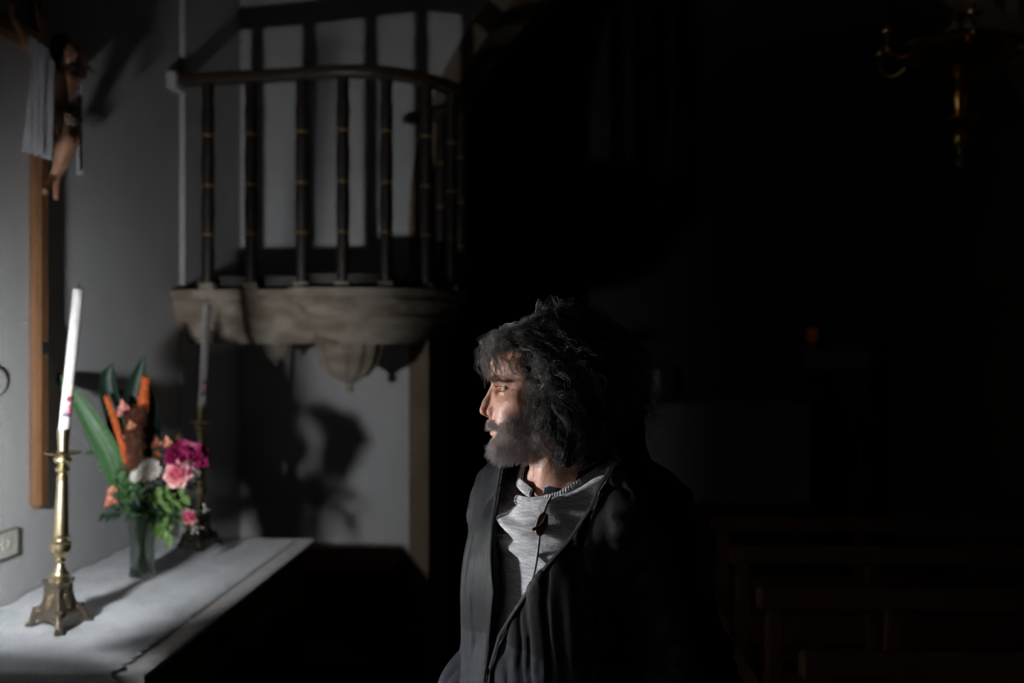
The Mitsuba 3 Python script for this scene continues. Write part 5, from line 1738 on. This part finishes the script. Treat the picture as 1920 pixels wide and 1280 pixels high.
# shirt collar inside the sweater
mat('m_shirt', lambda p, n, uv: mix((0.012, 0.014, 0.030), (0.020, 0.023, 0.045), noise(p.x * 500, p.y * 500, p.z * 500)), 0.8)
mat('m_shirt_edge', (0.55, 0.56, 0.60), 0.7)
COL1 = ([1005, 1013, 1035, 1060, 1086, 1110, 1140], [921, 918, 909, 896, 883, 871, 859])
COL2 = ([955, 962, 966, 973, 986, 996], [864, 873, 881, 896, 907, 916])
for (p0, p1, tr) in ((0.36, math.pi + 0.2, COL1), (-0.14, -math.pi + 0.3, COL2)):
    ph = np.linspace(p0, p1, 80)
    zt_ = ring_z(ph, 0.073, *tr, 0.062)
    H = np.linspace(0, 1, 6)[None]
    R = 0.0765 - 0.0035 * H
    Cc = np.stack([RIM_CF + R * np.cos(ph)[:, None], R * np.sin(ph)[:, None], zt_[:, None] - (1 - H) * np.interp(np.arange(80), [0, 12, 79], [0.010, 0.022, 0.03])[:, None]], -1)
    k_ = put(man + '__shirt_collar', t2r(thicken(Cc, 0.0022)), 'm_shirt', smooth=40)
    labels[k_] = {'label': 'navy shirt collar'}
    e_ = np.vstack([Cc[0], Cc[1:, -1]])
    labels[put(k_ + '__piping', tube(torso2room(e_ + [0.0, 0, 0.0006]), 0.0012, 7), 'm_shirt_edge', smooth=True)] = {'label': 'white edge of the collar'}


# drawstring and toggle, lying on the sweater
def sweater_hit(px, py, off=0.002):
    o = room2torso(CAM[None])[0]
    r = FWD + RGT * (px - 960) / FPX + UP * (640 - py) / FPX
    t = np.linspace(1.45, 1.85, 900)
    pts_ = CAM + t[:, None] * r
    q = room2torso(pts_)
    d = map_coordinates(SF, ((q - np.array([-0.16, -0.235, -0.60])) / 0.0042).T, order=1, mode='nearest')
    k = np.argmax(d < 0.002) if (d < 0.002).any() else np.argmin(d)
    return pts_[k] - r / np.linalg.norm(r) * off


mat('m_cord', (0.55, 0.55, 0.55), 0.9)
mat('m_toggle', (0.36, 0.20, 0.15), 0.5)
cord1 = [sweater_hit(x, y, 0.006) for x, y in ((1034, 930), (1026, 945), (1021, 958), (1019, 966))]
cord2 = [sweater_hit(x, y, 0.005) for x, y in ((1012, 1004), (1009, 1030), (1005, 1058), (999, 1085), (990, 1112), (984, 1128))]
labels[put(man + '__drawstring', tube(spline(cord1, 30), 0.0022, 8), 'm_cord', smooth=True)] = {'label': 'pale drawstring of the sweater'}
labels[put(man + '__drawstring', tube(spline(cord2, 40), 0.0022, 8), 'm_cord', smooth=True)] = {'label': 'pale drawstring of the sweater'}
tg0, tg1 = sweater_hit(1021, 962, 0.009), sweater_hit(1010, 1003, 0.009)
tdir = unit(tg1 - tg0)
tside = unit(np.cross(tdir, -FWD))
tmid = (tg0 + tg1) / 2
tl = np.linalg.norm(tg1 - tg0)
ang = np.linspace(0, 2 * np.pi, 40)
loop = tmid + np.outer(np.cos(ang), tdir) * tl * 0.46 + np.outer(np.sin(ang), tside) * 0.0066
tk = put(man + '__toggle', cat_(tube(loop, 0.0034, 9, False), tube([tg0 + tdir * 0.005, tg1 - tdir * 0.005], 0.0042, 9)), 'm_toggle', smooth=True)
labels[tk] = {'label': 'brown toggle'}
labels[put(tk + '__cord', tube(spline([tg0 + tside * -0.004 - FWD * 0.004, tmid - FWD * 0.006, tmid + tdir * 0.012 + tside * 0.012 - FWD * 0.003], 14), 0.0026, 8), 'm_black', smooth=True)] = {'label': 'dark cord of the toggle'}

# zip along both edges
mat('m_zip', (0.05, 0.05, 0.052), 0.35, metallic=0.6)
mat('m_zip_metal', (0.62, 0.60, 0.57), 0.25, metallic=1.0)


def jacket_front(l, z):
    """how far forwards the jacket's outside lies at l, z"""
    fs = np.linspace(0.26, -0.05, 400)
    d = jacket_full((fs.astype(np.float32), np.float32(l), np.float32(z)))
    k = np.argmax(d < 0)
    return fs[k]


for s_, edge_fn, off in ((-1, edge_r, -0.004), (1, edge_l, 0.004)):
    zs = np.linspace(0.05, -0.36, 140)
    le = edge_fn(zs) + off
    fe = np.array([jacket_front(a, b) for a, b in zip(le, zs)])
    okz = (fe < 0.2) & (fe > 0.03)
    zs, le, fe = zs[okz], le[okz], fe[okz]
    kk = np.convolve(np.pad(fe, 6, mode='edge'), np.ones(13) / 13, 'valid')
    path = np.stack([kk + 0.001, le, zs], 1)
    zk = put(man + '__zip_tape', (lambda q: trimesh.Trimesh(torso2room(q.vertices), q.faces, process=False))(thicken(np.stack([path + [0, -0.0035, -0.0005], path + [0.001, 0, 0], path + [0, 0.0035, -0.0005]], 1), 0.0014)), 'm_jacket', smooth=40)
    teeth = []
    dens = spline(path, 300)
    for q in dens:
        teeth.append(box(q[0] - 0.0004, q[0] + 0.0014, q[1] - 0.0013, q[1] + 0.0013, q[2] - 0.00045, q[2] + 0.00045))
    tm = cat_(*teeth)
    tk_ = put(zk + '__teeth', trimesh.Trimesh(torso2room(tm.vertices), tm.faces, process=False), 'm_zip', smooth=False)
    labels[tk_] = {'kind': 'stuff'}
zl = -0.302
zf = jacket_front(-0.012, zl) + 0.004
sl = box(zf - 0.003, zf + 0.003, -0.018, -0.007, zl - 0.006, zl + 0.006, 0.002)
pull = cat_(box(zf + 0.0005, zf + 0.0035, -0.0155, -0.0095, zl - 0.034, zl - 0.002, 0.0012))
hole_ring = trimesh.creation.torus(0.0042, 0.0014, major_sections=16, minor_sections=6)
hole_ring.apply_transform(trimesh.transformations.rotation_matrix(math.pi / 2, [0, 1, 0]))
hole_ring.apply_translation([zf + 0.002, -0.0125, zl - 0.036])
for nm, q in (('zip_slider', sl), ('zip_puller', cat_(pull, hole_ring))):
    labels[put(man + '__' + nm, trimesh.Trimesh(torso2room(q.vertices), q.faces, process=False), 'm_zip_metal', smooth=30)] = {'label': 'metal ' + nm.replace('_', ' ')}


# trousers and shoes, below the frame
def legs(P):
    Q = (P[0], np.abs(P[1]), P[2])
    d = ell(Q, [0.0, 0.0, -0.72], [0.125, 0.165, 0.12])
    d = smin(d, cone(Q, [0.0, 0.092, -0.74], [0.015, 0.100, -1.05], 0.088, 0.066), 0.03)
    return smin(d, cone(Q, [0.015, 0.100, -1.05], [-0.02, 0.105, -1.40], 0.066, 0.056), 0.02)


FZ = -float(TO[2])
lm, _ = sdf_mesh(legs, np.array([-0.18, -0.25, -1.48]), np.array([0.18, 0.25, -0.56]), 0.012)
mat('m_trousers', (0.02, 0.02, 0.024), 0.8)
put(man + '__trousers', trimesh.Trimesh(torso2room(lm.vertices), lm.faces, process=False), 'm_trousers', smooth=True)


def shoe(P):
    Q = (P[0], np.abs(P[1]), P[2])
    d = smin(cone(Q, [-0.06, 0.105, FZ + 0.05], [0.11, 0.125, FZ + 0.035], 0.046, 0.040), cone(Q, [-0.04, 0.105, FZ + 0.06], [-0.035, 0.105, FZ + 0.12], 0.05, 0.048), 0.03)
    return np.maximum(d, FZ + 0.001 - Q[2])


lm, _ = sdf_mesh(shoe, np.array([-0.15, -0.22, FZ - 0.02]), np.array([0.20, 0.22, FZ + 0.20]), 0.008)
for p_ in lm.split(only_watertight=False):
    put(man + '__shoe', trimesh.Trimesh(torso2room(p_.vertices), p_.faces, process=False), 'm_black', smooth=True)
